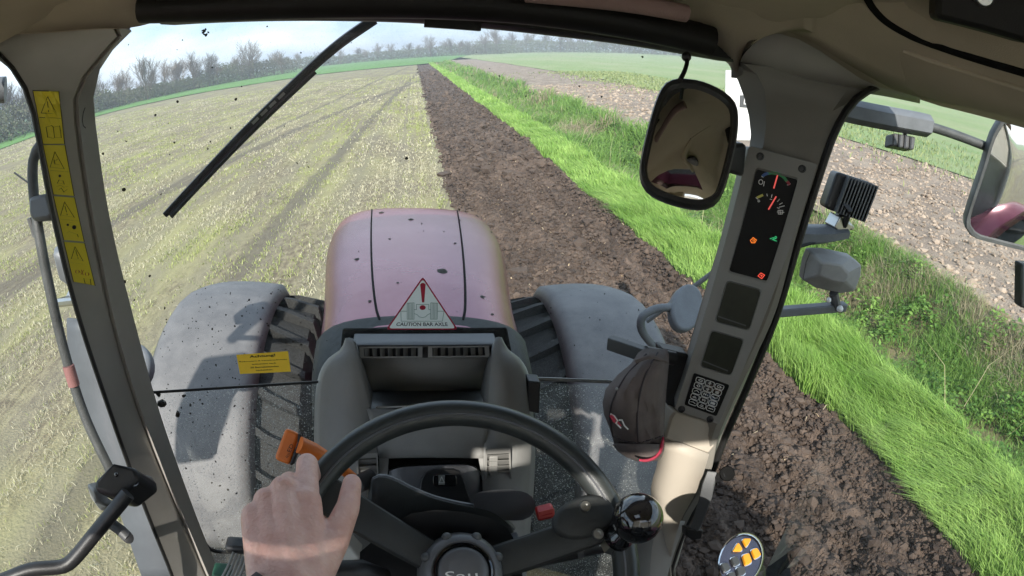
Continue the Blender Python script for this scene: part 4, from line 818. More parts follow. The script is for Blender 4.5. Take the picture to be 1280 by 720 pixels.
# oval dark speaker in the headliner seen in the mirror
mb = MB(); mb.lathe((.17, .25, .170), (0, 0, -1), [(.05, 0), (.048, .008), (.04, .01), (.0, .005)], 28); mb.build('speaker', M['black'], T)
mb = MB(); mb.tube(crv([(.36, .48, .160), (.27, .45, .167), (.18, .38, .172), (.11, .26, .175), (.08, .10, .178)], 20), .012, 10); mb.build('headliner_rib', M['liner'], T)
mb = MB(); mb.box((-.47, -.475, .165), (.36, .05, .046)); mb.build('band_shade_lip', M['liner'], T, bevel=.006)  # unseen lip added at the roof's rear to cut the sun band on the hand

# ================================================================== RIGHT OUTSIDE: lights and mirror
def yx(y): return y
a1 = crv([L(*q) for q in ((1020, 128, 1.0), (1060, 138, .98), (1100, 146, .95), (1155, 156, .92))], 16)
mb = MB(); mb.loft([[p+Vector((0, y*.03, z*.026)) for y, z in ((-1, -.5), (-1, .5), (-.5, 1), (.5, 1), (1, .5), (1, -.5), (.5, -1), (-.5, -1))] for p in a1]); ma = mb.build('mirror_arm', M['arm'], T, 'grey arm carrying the right outside mirror', smooth=45)
mb = MB(); mb.tube(crv([L(*q) for q in ((1152, 155, .92), (1190, 167, .89), (1240, 186, .84))], 10), .0115, 10); mb.build('mirror_tube', M['dark'], ma)
mb = MB(); mb.ball(L(1155, 157, .915), .022, (1.2, 1, .9)); mb.build('arm_end', M['steel'], ma)
pl = Plane(L(1117, 166, .93), L(1145, 171, .92), L(1117, 184, .92))
mb = MB(); mb.prism([pl.P(*q) for q in ((1118, 166), (1145, 171), (1143, 187.5), (1116, 182))], pl.n*-.035); sl = mb.build('side_lamp', M['dgrey'], T, 'small dark lamp hanging below the mirror arm', bevel=.004)
mb = MB(); mb.tube([L(1131, 162, .94), L(1131, 170, .935)], .006, 8); mb.build('lamp_stem', M['steel'], sl)
for k in range(3):
    mb = MB(); x = 1123+k*7; mb.prism([pl.P(x, 168+k*1.2, .001), pl.P(x+2, 168.4+k*1.2, .001), pl.P(x+1, 184.5+k*1.2, .001), pl.P(x-1, 184+k*1.2, .001)], pl.n*.003); mb.build('lamp_rib', M['black'], sl)
# LED work lamp with cooling fins
pl = Plane(L(1030, 262, 1.0), L(1095, 230, .96), L(1046, 214, 1.0))
bq = [(1046, 214.5), (1096, 231), (1079, 277.5), (1030, 260)]
mb = MB(); mb.prism([pl.P(*q) for q in rpoly(bq, .12, 3)], pl.n*-.05); wlp = mb.build('work_lamp', M['black'], T, 'black LED work lamp with a finned back, outside the right door', bevel=.005)
for k in range(10):
    t0 = .24+k*.077; t1 = t0+.03
    e0 = [(bq[0][i]+(bq[1][i]-bq[0][i])*t0, bq[3][i]+(bq[2][i]-bq[3][i])*t0) for i in (0, 1)]; e1 = [(bq[0][i]+(bq[1][i]-bq[0][i])*t1, bq[3][i]+(bq[2][i]-bq[3][i])*t1) for i in (0, 1)]
    mb = MB(); mb.prism([pl.P(e0[0][0], e0[1][0]+1), pl.P(e1[0][0], e1[1][0]+1), pl.P(e1[0][1], e1[1][1]-1), pl.P(e0[0][1], e0[1][1]-1)], pl.n*.022); mb.build('fin', M['dgrey'], wlp)
mb = MB(); mb.tube([L(1052, 268, .99), L(1058, 255, .965), L(1062, 262, .96), L(1055, 282, .985)], .008, 8); mb.build('lamp_cable', M['seal'], wlp)
mb = MB(); mb.box(L(1048, 280, 1.0), (.05, .04, .03), Matrix.Rotation(.4, 3, 'Y')); mb.box(L(1056, 276, 1.0), (.07, .012, .012), Matrix.Rotation(.5, 3, 'Y')); mb.build('lamp_bracket', M['steel'], wlp, bevel=.003)
a1 = crv([L(*q) for q in ((950, 290, 1.02), (1000, 293, 1.01), (1030, 292, 1.0), (1052, 289, 1.0))], 12)
mb = MB(); mb.loft([[p+Vector((0, y*.03, z*(.027-.012*i/11))) for y, z in ((-1, -.5), (-1, .5), (-.5, 1), (.5, 1), (1, .5), (1, -.5), (.5, -1), (-.5, -1))] for i, p in enumerate(a1)]); la = mb.build('lamp_arm', M['arm'], T, 'grey bracket arm below the work lamp', smooth=45)
mb = MB(); mb.tube(crv([L(*q) for q in ((960, 318, .98), (1000, 308, .98), (1035, 297, .98), (1052, 290, .98))], 12), .004, 6); mb.build('arm_cable', M['seal'], la)
# faceted grey indicator lamp
f = [(1012, 315), (1030, 315), (1064, 322), (1077, 332), (1076, 345), (1069, 364), (1050, 367), (1020, 360), (1003, 350), (1007, 328)]
pl = Plane(L(1004, 350, .98), L(1076, 345, .93), L(1012, 315, .98)); o_ = [pl.P(*q) for q in f]; c = pl.P(1050, 346, .05); c0 = pl.P(1030, 330, .045)
mb = MB(); n = len(o_); i_ = [c.lerp(p, .35) if k in (3, 4, 5, 6, 7) else (c0.lerp(c, .4)).lerp(p, .45)+pl.n*.01 for k, p in enumerate(o_)]
mb.grid([[p-pl.n*.035 for p in o_], o_, i_], close_u=True); mb.f += [tuple(range(2*n, 3*n)), tuple(range(n-1, -1, -1))]
tl_ = mb.build('indicator_lamp', M['lamp'], T, 'grey faceted indicator lamp outside the right door', smooth=25, bevel=.004)
mb = MB(); mb.prism([pl.P(*q, .002) for q in ((1003, 350), (1007, 328), (1012, 315.5), (1016, 318), (1010, 335), (1008, 352))], pl.n*-.03); mb.build('lamp_lens', M['dgrey'], tl_)
mb = MB(); a, b = L(955, 391, .98), L(1056, 383, .95); d = (b-a).normalized(); u = Vector((0, 0, 1)); q = d.cross(u).normalized()
mb.prism([a+u*.010+q*.012, a+u*.010-q*.012, a-u*.010-q*.012, a-u*.010+q*.012], b-a); mb.build('lamp_bracket', M['arm'], tl_, bevel=.003)
mb = MB(); mb.tube([L(1042, 366, .95), L(1046, 386, .95)], .012, 8); mb.build('lamp_stem', M['dgrey'], tl_)
for (x, y, r) in ((1050, 386, .008), (1036, 375, .006)):
    mb = MB(); mb.ball(L(x, y, .925), r); mb.build('bolt', M['white'], tl_)
# outside mirror, turned so that the driver sees back along the tractor
cmr = L(1250, 228, .80); din = cmr.normalized(); dout = Vector((-.16, -1, -.30)).normalized(); nm = (dout-din).normalized()
class PN(Plane):
    def __init__(s, p, n): s.p = p; s.n = n
pX = PN(cmr, nm)
mo = [(1252, 147), (1290, 150), (1330, 175), (1345, 230), (1330, 300), (1300, 316), (1270, 311), (1238, 303), (1216, 296), (1206, 282), (1212, 256), (1226, 214), (1240, 168)]
o_ = crv([pX.P(*q) for q in mo+[mo[0]]], 49)[:-1]; cc = sum(o_, Vector())/48
mb = MB(); mb.grid([[cc+(p-cc)*k+nm*h for p in o_] for k, h in ((.91, .0), (.93, .006), (.985, .006), (1.0, .0), (.98, -.03), (.85, -.05), (.01, -.055))], close_u=True); xm = mb.build('outside_mirror', M['dark'], T, 'right outside mirror showing the rear of the tractor', smooth=50)
mb = MB(); mb.grid([[cc+(p-cc)*k*.92+nm*(.001+.012*(1-k*k)) for p in o_] for k in (1, .8, .6, .4, .2, .01)], close_u=True); mb.build('mirror_glass', M['mirror'], xm, smooth=80)
# rear fender, rear wheel and cab side, which the mirror shows
def rear(cx, lab):
    cy0, cz0 = -.55, -1.75; rows = []
    for i in range(25):
        th = R_(-80+150*i/24); rows.append([(cx+sgn, cy0+rad*math.sin(th), cz0+rad*math.cos(th)) for sgn, rad in ((-.30, .92), (-.29, 1.05), (0, 1.07), (.26, 1.04), (.30, .98))])
    mb = MB(); mb.grid(rows); mb.build('rear_fender', M['paint'], T, lab+' rear fender in maroon', smooth=40, solid=.01)
    c = Vector((cx+.1, cy0, cz0)); mb = MB(); mb.lathe(c, (1, 0, 0), [(.5, -.2), (.62, -.28), (.86, -.29), (.94, -.2), (.95, 0), (.94, .2), (.86, .29), (.62, .28), (.5, .2), (.2, .1), (0, .1)], 40)
    for k in range(20):
        for sg in (-1, 1):
            a = 2*math.pi*(k+(.5 if sg > 0 else 0))/20; v = []
            for xx, aa in ((sg*.02, a), (sg*.28, a-.2)):
                for dd, h in ((-.03, .93), (.03, .93), (.02, .99), (-.02, .99)): v.append(c+Vector((xx, h*math.sin(aa+dd), h*math.cos(aa+dd))))
            mb.add(v, [(0, 1, 2, 3), (7, 6, 5, 4), (0, 4, 5, 1), (1, 5, 6, 2), (2, 6, 7, 3), (3, 7, 4, 0)])
    mb.build('rear_wheel', M['tyre'], T, lab+' rear wheel', smooth=30)
rear(.98, 'right'); rear(-.91, 'left')
# cab body behind the driver: floor, rear wall, rear posts
mb = MB(); mb.box((.036, -.05, -1.27), (1.25, 1.75, .06)); mb.box((.036, .80, -1.15), (.30, .25, .35)); mb.build('cab_floor', M['floor'], T, bevel=.01)
mb = MB(); mb.box((.036, -.62, -.85), (1.35, .05, .85)); mb.build('rear_wall', M['pillar'], T, bevel=.01)
for x in (-.66, .73):
    for y in (-.60,):
        mb = MB(); mb.box((x, y, -.55), (.07, .08, 1.36)); mb.build('rear_post', M['pillar'], T, bevel=.015)
mb = MB(); mb.box((.036, -.36, -.80), (.50, .48, .14)); mb.box((.036, -.52, -.60), (.48, .12, .46), Matrix.Rotation(.12, 3, 'X')); mb.build('seat', M['dgrey'], T, bevel=.05, bseg=4)

mb = MB(); mb.box((-.345, -.56, -.116), (.69, .006, .59)); mb.build('sun_slit_screen', M['blind'], T, 'added pale screen behind the driver, left, leaving a slit of sun')  # added out of view to narrow the sun to a band on the hand
mb = MB(); mb.box((.40, -.56, -.19), (.72, .006, .44)); mb.build('sun_slit_screen', M['blind'], T, 'added pale screen behind the driver, right, set lower to let sun past')  # second added screen, lower, so sun reaches the right pillar foot
# ================================================================== LEFT: grab rail, lamp, door latch
hr = crv([L(*q) for q in ((62, 172, .90), (48, 184, .90), (41, 205, .90), (43, 250, .89), (52, 310, .87), (64, 370, .86), (82, 445, .85), (106, 520, .83), (138, 588, .80), (150, 610, .79))], 36)
mb = MB(); mb.tube(hr, .0105, 12); gr = mb.build('grab_rail', M['dark'], T, 'black rubber covered grab rail outside the left door')
pl = Plane(L(34, 250, .87), L(62, 245, .86), L(36, 275, .86))
mb = MB(); mb.prism([pl.P(*q) for q in ((35, 246), (58, 241), (66, 268), (60, 275), (41, 278), (35, 268))], pl.n*-.045); mb.build('rail_clamp', M['dgrey'], gr, bevel=.008)
mb = MB(); mb.tube([L(37, 272, .88), L(44, 294, .88), L(52, 300, .87)], .006, 8); mb.build('clamp_foot', M['dgrey'], gr)
mb = MB(); mb.tube([hr[22]*.995, hr[24]*.995], .0125, 10); mb.build('red_tape', pm('faded_red_tape', (.20, .095, .09), .7), gr)
mb = MB(); mb.tube([L(18, 216, .93), L(36, 229, .91)], .002, 5); mb.build('rail_wire', M['seal'], gr)
f = [(66, 318), (84, 309), (110, 312), (120, 330), (118, 352), (92, 362), (74, 350)]
pl = Plane(L(66, 318, 1.38), L(118, 330, 1.44), L(74, 350, 1.40)); o_ = [pl.P(*q) for q in f]; n = len(o_); c = pl.P(92, 336, .04)
mb = MB(); mb.grid([[p-pl.n*.04 for p in o_], o_, [c.lerp(p, .45) for p in o_]], close_u=True); mb.f += [tuple(range(2*n, 3*n)), tuple(range(n-1, -1, -1))]
il = mb.build('indicator_lamp', M['arm'], T, 'blue grey indicator lamp behind the left pillar and grab rail', smooth=25, bevel=.006)
mb = MB(); mb.tube([L(92, 360, 1.40), L(86, 374, 1.38), L(70, 379, 1.3), L(130, 372, 1.2)], .012, 8); mb.build('lamp_bracket', M['steel'], il)
# left outside mirror on its arm (the arm end shows in the top left corner)
mb = MB(); mb.tube(crv([(-.80, .98, -.02), (-.98, .86, .0), (-1.15, .66, .0), (-1.30, .40, -.04)], 12), .026, 10); mb.build('mirror_arm', M['arm'], T, 'grey arm of the left outside mirror, in the top left corner')
mb = MB(); mb.prism([(-1.40, .30, -.10), (-1.20, .36, -.10), (-1.18, .36, -.40), (-1.20, .36, -.60), (-1.38, .30, -.60), (-1.42, .30, -.35)], (.0, .05, 0)); mb.build('outside_mirror', M['dark'], T, 'left outside mirror', bevel=.02)
mb = MB(); mb.grid(sheet([[(84, 398, 1.05), (86, 440, 1.03), (100, 500, 1.0), (128, 580, .95), (150, 640, .92), (178, 722, .85)], [(112, 400, 1.06), (124, 440, 1.05), (142, 500, 1.03), (176, 580, .99), (206, 640, .95), (236, 722, .89)], [(150, 400, 1.10), (160, 440, 1.08), (180, 500, 1.06), (206, 580, 1.02), (230, 640, .98), (262, 722, .92)]], 24)); mb.build('side_panel', M['panel'], T, 'pale grey outer side panel beyond the left pillar', smooth=60, solid=.01)
pl = Plane(L(118, 610, .63), L(160, 585, .62), L(150, 625, .60))
mb = MB(); tp = [L(*q) for q in ((140, 578, .60), (170, 584, .615), (174, 600, .60), (146, 622, .575), (116, 613, .57), (118, 600, .58))]; mb.prism(tp, Vector((.01, .03, -.05))); dl = mb.build('door_latch', M['black'], T, 'black door latch block with a bent handle bar, bottom left', bevel=.007, bseg=3)
mb = MB(); mb.ball(L(145.5, 593.5, .582), .0035); mb.build('latch_screw', M['gloss'], dl)
mb = MB(); mb.tube(crv([L(*q) for q in ((160, 617, .57), (146, 634, .555), (118, 668, .53), (90, 701, .50), (78, 708, .49), (40, 712, .47), (12, 722, .45), (-20, 735, .43))], 30), .0115, 12); mb.build('handle_bar', M['black'], dl)
mb = MB(); mb.tube([L(140, 655, .575), L(152, 664, .57), L(160, 672, .565)], .0095, 14); mb.build('latch_pin', M['dgrey'], dl)
mb = MB(); mb.lathe(L(160.5, 672.5, .563), lr(162, 674)*-1, [(.009, 0), (.009, .002), (.004, .003), (0, .003)], 16); mb.build('pin_cap', M['black'], dl)
mb = MB(); mb.prism([L(*q) for q in ((116, 612, .575), (108, 604, .60), (112, 622, .60), (126, 640, .59), (136, 634, .575), (122, 626, .572))], Vector((.0, .03, -.02))); mb.build('latch_guard', M['lamp'], dl, bevel=.005)
mb = MB(); mb.tube([L(168, 602, .60), L(176, 607, .64), L(184, 604, .70)], .007, 10); mb.build('latch_rod', M['gloss'], dl)
mb = MB(); mb.lathe(L(184, 604, .725), Vector((.3, -1, .2)), [(.013, -.005), (.013, .006), (.008, .008), (.008, .001), (0, .001)], 18); mb.build('striker', M['console'], dl)
# right door handle
mb = MB(); mb.tube([L(896, 598, .66), L(910, 592, .64)], [.008, .010], 12); dh = mb.build('door_handle', M['black'], T, 'black door handle at the foot of the right door')
mb = MB(); mb.lathe(L(909, 592, .64), lr(909, 592)*-1, [(.0, -.014), (.0125, -.012), (.0135, .0), (.012, .006), (.006, .004), (0, .004)], 20); mb.build('handle_knob', M['gap'], dh)
mb = MB(); mb.loft([[L(*q) for q in s] for s in ([(884, 588, .67), (897, 590, .66), (897, 592, .67), (886, 592, .68)], [(878, 604, .66), (893, 606, .65), (893, 608, .67), (880, 608, .68)], [(875, 618, .655), (890, 622, .645), (889, 624, .665), (876, 621, .67)], [(866, 650, .65), (878, 655, .64), (877, 657, .66), (866, 653, .665)], [(860, 662, .65), (872, 665, .64), (872, 668, .66), (860, 665, .665)])]); mb.build('handle_arm', M['dgrey'], dh, smooth=30, bevel=.002)
mb = MB(); mb.prism([L(*q) for q in ((858, 660, .648), (880, 663, .638), (877, 674, .635), (866, 676, .638), (858, 670, .645))], Vector((0, .02, -.01))); mb.build('handle_foot', M['seal'], dh, bevel=.003)
# door glasses
mb = MB(); mb.add([(.74, .66, .03), (.74, -.9, .03), (.70, -.9, -1.2), (.70, .60, -1.2)], [(0, 1, 2, 3)]); mb.build('door_glass', M['dglass'], T, 'right door glass', smooth=0)
mb = MB(); mb.add([(-.665, .70, .03), (-.665, -.9, .03), (-.63, -.9, -1.2), (-.63, .68, -1.2)], [(0, 1, 2, 3)]); mb.build('door_glass', M['dglass'], T, 'left door glass', smooth=0)

# ================================================================== CONTROL GRIP (bottom right)
pJ = Plane(L(898, 700, .40), L(952, 694, .40), L(930, 672, .43))
ell = lambda k: circ(926, 700, 27*k, 35*k, 32, .42)
mb = MB(); mb.grid([[pJ.P(*q, h) for q in ell(k)] for k, h in ((.5, -.06), (.98, -.03), (1.02, -.006), (1.0, .002), (.94, .003))], close_u=True); jg = mb.build('control_grip', M['chrome'], T, 'multi-function control grip with orange and dark buttons in a chrome bezel', smooth=60)
mb = MB(); mb.add([pJ.P(*q, .001) for q in ell(.95)], [tuple(range(32))]); mb.build('grip_face', pm('grip_face', (.10, .10, .13), .15, metal=.8), jg)
def btn(poly, mat, lab=None):
    c = (sum(p[0] for p in poly)/len(poly), sum(p[1] for p in poly)/len(poly))
    m1 = MB(); m1.prism([pJ.P(*p, .001) for p in rpoly([(c[0]+(x-c[0])*1.22, c[1]+(y-c[1])*1.22) for x, y in poly], .3, 3)], pJ.n*.0014); m1.build('button_ring', M['chrome'], jg)
    m1 = MB(); m1.prism([pJ.P(*p, .001) for p in rpoly(poly, .28, 3)], pJ.n*.0042); m1.build('button', mat, jg, lab, bevel=.0008)
btn([(921, 679), (927.5, 690), (914.5, 690)], M['btn_o']); btn([(926, 675), (938, 675), (932, 686)], M['btn_o'])
btn([(926.5, 695.5), (934.5, 693), (938.5, 704.5), (930.5, 708)], M['btn_o']); btn([(937.5, 689), (944.5, 686.5), (950, 695.5), (942.5, 700)], M['btn_o'])
for q in ([(912, 699), (919.5, 697), (924, 706), (916.5, 709)], [(899.5, 706), (908, 705), (912, 713), (904.5, 716.5)], [(919, 711), (928, 709.5), (931, 718), (922, 722)], [(908, 718), (916, 716), (919, 726), (911, 728)]): btn(q, M['btn_g'])
mb = MB(); mb.tube([pJ.P(930, 712, -.05), pJ.P(930, 712, -.05)+Vector((.01, -.12, -.16))], [.03, .035], 16); mb.build('grip_stem', M['black'], jg)
mb = MB(); mb.box((.45, -.02, -.66), (.16, .62, .07)); mb.build('armrest', M['soft'], T, bevel=.02, bseg=3)
mb = MB(); mb.ball(L(1283, 548, .50), .010); mb.build('door_knob', M['black'], T)
mb = MB(); mb.prism([L(*q) for q in ((1278, 330, .50), (1296, 330, .50), (1296, 390, .48), (1277, 385, .48))], (0, .02, 0)); mb.build('door_grip', M['black'], T, bevel=.004)
# bundle of leads and pale rods beside the column foot
mb = MB()
for k in range(5): mb.tube(crv([L(292+k*4, 690+k*2, .60), L(285+k*5, 708, .58), L(270+k*6, 735, .55)], 6), .0022, 6)
mb.build('cable_bundle', M['lamp'], T); 
mb = MB(); mb.box(L(300, 682, .66), (.05, .03, .018)); mb.build('pedal_block', M['black'], T, bevel=.006)
mb = MB(); mb.box(L(278, 716, .6), (.03, .03, .02)); mb.build('green_connector', pm('green_connector', (.02, .09, .05), .5), T, bevel=.004)
mb = MB(); mb.prism([L(*q) for q in ((424, 668, .66), (452, 700, .60), (420, 704, .60), (414, 700, .62))], (0, .05, -.02)); mb.build('column_trim', M['beige'], T, bevel=.003)
mb = MB(); mb.lathe(L(409, 632, .56), lr(409, 632)*-1, [(.0, -.004), (.012, -.004), (.013, .0), (.009, .005), (.004, .006), (0, .006)], 18); mb.build('ignition_lock', M['steel'], T)

# ================================================================== CAP hanging beside the console
def W2(v): return v
rowsA = [(437, 806, 834, .0), (443, 799, 836, .45), (455, 789, 836, .75), (470, 773, 835, .95), (488, 757, 833, 1.05), (503, 753, 832, 1.08), (518, 755, 831, 1.05), (533, 761, 830, .95), (545, 765, 830, .86), (556, 768, 829, .74)]
mb = MB(); secs = []
for (y, xl, xr, b) in rowsA:
    s = []
    for k in range(21):
        t = math.pi*k/20; px = (xl+xr)/2-(xr-xl)/2*math.cos(t); s.append(L(px, y, .705-.075*b*math.sin(t)**.8))
    for k in range(1, 20):
        t = math.pi*k/20; px = (xl+xr)/2+(xr-xl)/2*math.cos(t)*.97; s.append(L(px, y, .715+.012*math.sin(t)))
    secs.append(s)
cap = bpy.data.objects.new('cap', None); col.objects.link(cap)
CAPM = Matrix.Translation(ROOT) @ TR.to_4x4(); cap.matrix_world = CAPM
tag(cap, 'dark brown baseball cap with red edged brim hanging from a bracket by the right pillar', 'cap')
nv = random.Random(9)
for k_, s_ in enumerate(secs):            # soft creases in the cloth
    for m_ in range(1, 20): s_[m_] = s_[m_]+Vector((0, .006*math.sin(m_*1.1+k_*.9)*math.sin(k_*1.4+m_*.35)+nv.gauss(0, .0012), 0))
mb.loft(secs); crown = mb.build('crown', M['capcloth'], cap, smooth=70)
dc_ = Drape(crown)
for ln in (((822, 441), (806, 470), (797, 510), (797, 553)), ((808, 443), (780, 474), (763, 512), (766, 545)), ((767, 546), (795, 553), (828, 545))):
    q_ = MB(); q_.tube([dc_.P(x, y, .0005) for x, y in pxline(ln, 24)], .0013, 6); q_.build('seam', M['sleeve'], cap)
brow = [(555, 767, 829.5, .78), (563, 773, 829, .84), (570, 783, 826, .84), (575.5, 797, 820, .80)]
secs = [[L((xl+xr)/2-(xr-xl)/2*math.cos(math.pi*k/16), y, .70-.075*b*math.sin(math.pi*k/16)**.8) for k in range(17)] for y, xl, xr, b in brow]
mb = MB(); mb.grid(secs); br_ = mb.build('brim', M['capcloth'], cap, smooth=70, solid=.004)
pink = [[(829, 546), (829, 556), (826, 566), (818, 573.5), (806, 577), (799, 575)], [(826.5, 556), (825.5, 562), (821, 568.5), (813, 573), (804, 574.5), (799, 575)]]
mb = MB(); a_ = crv([L(x, y, .604+.066*max(0, (x-800)/30)) for x, y in pink[0]], 14); b_ = crv([L(x, y, .600+.066*max(0, (x-800)/30)) for x, y in pink[1]], 14); mb.grid([a_, b_]); mb.build('brim_lining', M['pinkcloth'], cap, 'red lining showing under the brim', solid=.003)
pE = Plane(L(762, 522, .640), L(785, 535, .628), L(770, 505, .640))
for mt, lines, nm in ((M['pinkcloth'], [[(763, 520), (767, 526), (772, 531)], [(764.5, 518.5), (769, 524), (776, 532)], [(771, 526), (774, 529)], [(768, 525), (766.5, 527)]], 'emblem'), (M['white'], [[(763.5, 517.5), (768, 520), (772, 526), (770, 529), (776, 535)], [(774, 525), (777.5, 525), (780.5, 532), (785, 536.5)]], 'emblem')):
    q = strokes(pE, lines, .0022, .012); q.build(nm, mt, cap, 'embroidered zigzag emblem', smooth=0)
mb = MB(); mb.tube(crv([L(794, 452, .642), L(812, 446, .640), L(834, 452, .68)], 10), .003, 6); mb.build('strap', M['capcloth'], cap)
mb = MB(); mb.ball(L(771, 486, .634), .0022); mb.build('eyelet', M['lamp'], cap)

# ================================================================== THE DRIVER'S LEFT HAND
per = bpy.data.objects.new('person', None); col.objects.link(per); per.matrix_world = CAPM
tag(per, 'bare left hand of the driver gripping the wheel, dark sleeve at the wrist', 'person')
mb = MB()
def capsule(p, q, r0, r1, n=14):
    d = (q-p).normalized(); pts = []; rr = []
    for k in range(5): t = math.pi/2*k/4; pts.append(p-d*r0*math.cos(t)*.999); rr.append(max(r0*math.sin(t), r0*.05))
    for k in range(1, 7): pts.append(p.lerp(q, k/7)); rr.append(r0+(r1-r0)*k/7)
    for k in range(5): t = math.pi/2*k/4; pts.append(q+d*r1*math.sin(t)); rr.append(max(r1*math.cos(t), r1*.05))
    mb.tube(pts, rr, n)
rimc = lambda a: WPt(R_(a))
J = {}
fing = [  # MCP, PIP, angle of the rim where the finger wraps, radius
 ((384, 626, .592), (384, 580, .640), 146, .0118), ((355, 612, .600), (362, 602, .652), 155, .0112), ((334, 627, .600), (345, 618, .650), 165, .0104), ((319, 646, .592), (330, 638, .640), 175, .0092)]
wr = [LD(392, 752, .530), LD(374, 754, .523), LD(356, 754, .523), LD(338, 752, .530)]
for i, (m_, p_, a, r) in enumerate(fing):
    A, B = LD(*m_), LD(*p_); c = rimc(a); ax = (-ex*math.sin(R_(a))+ey*math.cos(R_(a))); out_ = (ex*math.cos(R_(a))+ey*math.sin(R_(a)))
    Dp = c+out_*.012-en*(.0165+r*.9); Tp = c-out_*.020-en*(.0165+r*.4)
    capsule(A, B, .0128 if i < 3 else .0115, r*1.05); capsule(B, Dp, r*1.03, r*.92); capsule(Dp, Tp, r*.9, r*.8)
    capsule(wr[i], A, .020 if i in (1, 2) else .0185, .0150)
    if i < 3: capsule(wr[i].lerp(A, .5), LD(*fing[i+1][0]).lerp(wr[i+1], .45), .017, .016)
    if i < 3: capsule((wr[i]+wr[i+1])/2, (A+LD(*fing[i+1][0]))/2, .020, .0115); capsule(A, LD(*fing[i+1][0]), .0100, .0095)
    mb.ball(A+lr(m_[0], m_[1])*-.0035, .0142 if i < 3 else .0128)
t0, t1, t2, t3 = LD(392, 712, .555), LD(418, 674, .575), LD(435, 634, .598), LD(440, 604, .622)
capsule(t0, t1, .021, .0155); capsule(t1, t2, .0150, .0124); capsule(t2, t3, .0122, .0104)
capsule(LD(380, 694, .565), LD(396, 668, .583), .020, .016); capsule(LD(390, 674, .588), t1, .015, .0145)
capsule(LD(330, 700, .560), LD(321, 664, .590), .0180, .0145)
el = Vector((-.36, -.02, -.56)); wc = (wr[1]+wr[2])/2
capsule(wr[0]*1.0, wr[0].lerp(el, .35), .0195, .026); capsule(wr[3], wr[3].lerp(el, .35), .0195, .026); capsule(wc, wc.lerp(el, .9), .023, .036)
hand = mb.build('hand', M['skin'], per, 'left hand closed round the steering wheel rim', recalc=False)
rm = hand.modifiers.new('remesh', 'REMESH'); rm.mode = 'VOXEL'; rm.voxel_size = .0021; rm.use_smooth_shade = True
sm = hand.modifiers.new('smooth', 'SMOOTH'); sm.factor = .5; sm.iterations = 7
nl = MB(); nn = (t3-t2).normalized(); tw_ = lr(441, 598)*-1; sd_ = nn.cross(tw_).normalized()
nl.ball(t3+sd_*-.004+tw_*.0062, .0062, (1, .75, .35), 14, 8, Matrix((nn, sd_, tw_)).transposed()); nl.build('thumbnail', M['nail'], per, smooth=80)
mb = MB(); sp = [wc.lerp(el, t) for t in (-.004, .02, .2, .4, .6, .8, 1.0)]
mb.tube(sp, [.040, .042, .045, .047, .051, .055, .058], 20); mb.build('sleeve', M['sleeve'], per, 'dark sleeve', smooth=80)

# ================================================================== THE FIELDS
def vnoise(x, y, seed=0):
    xi, yi = np.floor(x).astype(np.int64), np.floor(y).astype(np.int64); xf, yf = x-xi, y-yi
    def h(a, b):
        n = (a*374761393+b*668265263+seed*982451653) & 0x7fffffff; n = ((n ^ (n >> 13))*1274126177) & 0x7fffffff
        return ((n ^ (n >> 16)) & 0xffff)/65535.
    u, v = xf*xf*(3-2*xf), yf*yf*(3-2*yf)
    return (h(xi, yi)*(1-u)+h(xi+1, yi)*u)*(1-v)+(h(xi, yi+1)*(1-u)+h(xi+1, yi+1)*u)*v
def fbm(x, y, o=4, seed=0, g=.5):
    s = 0; a = 1; t = 0
    for k in range(o): s = s+a*vnoise(x*2**k+k*17.3, y*2**k-k*9.1, seed+k); t += a; a *= g
    return s/t
def npmesh(name, V, F, mat, kind=None, smooth=False, tint=None, link=True):
    # F: (n,3) or (n,4) int array
    me = bpy.data.meshes.new(name); V = np.asarray(V, np.float32); F = np.asarray(F, np.int32); k = F.shape[1]
    me.vertices.add(len(V)); me.vertices.foreach_set('co', V.ravel()); me.loops.add(F.size); me.loops.foreach_set('vertex_index', F.ravel())
    me.polygons.add(len(F)); me.polygons.foreach_set('loop_start', np.arange(0, F.size, k, dtype=np.int32)); me.polygons.foreach_set('loop_total', np.full(len(F), k, np.int32))
    me.polygons.foreach_set('use_smooth', np.full(len(F), bool(smooth))); me.update(calc_edges=True)
    if tint is not None:
        at = me.attributes.new('tint', 'FLOAT_COLOR', 'POINT'); c = np.ones((len(V), 4), np.float32); c[:, :3] = tint; at.data.foreach_set('color', c.ravel())
    me.materials.append(mat); o = bpy.data.objects.new(name, me)
    if link: col.objects.link(o)
    if kind: o['kind'] = kind
    return o
def gridmesh(name, xs, ys, fz, mat, kind='structure', smooth=True):
    X, Y = np.meshgrid(xs, ys); Z = fz(X, Y); n = len(xs); m = len(ys)
    i = (np.arange(m-1)[:, None]*n+np.arange(n-1)[None, :]).ravel()
    return npmesh(name, np.c_[X.ravel(), Y.ravel(), Z.ravel()], np.c_[i, i+1, i+n+1, i+n], mat, kind, smooth)
def prog(a, b, s0, s1):                   # steps growing from s0 near to s1 far
    r = [a]; s = s0
    while r[-1] < b: r.append(r[-1]+s); s = min(s1, s*1.035)
    return np.array(r)
def edgeL(y): return .54+.03*np.sin(y*.9)+.20*(fbm(y*1.9, y*0+3., 4, 5, .7)-.5)
def edgeR(y): return 3.04+.34*(fbm(y*.8, y*0+8., 4, 6, .7)-.5)
def edgeV(y): return 3.95+.25*(fbm(y*.4, y*0+2., 3, 7)-.5)
def edgeD(y): return 7.0+1.0*(fbm(y*.2, y*0+5., 3, 8)-.5)+np.clip(y-30, 0, 100)*.0
def edgeS(y): return 15.0+1.2*(fbm(y*.12, y*0+1., 3, 9)-.5)
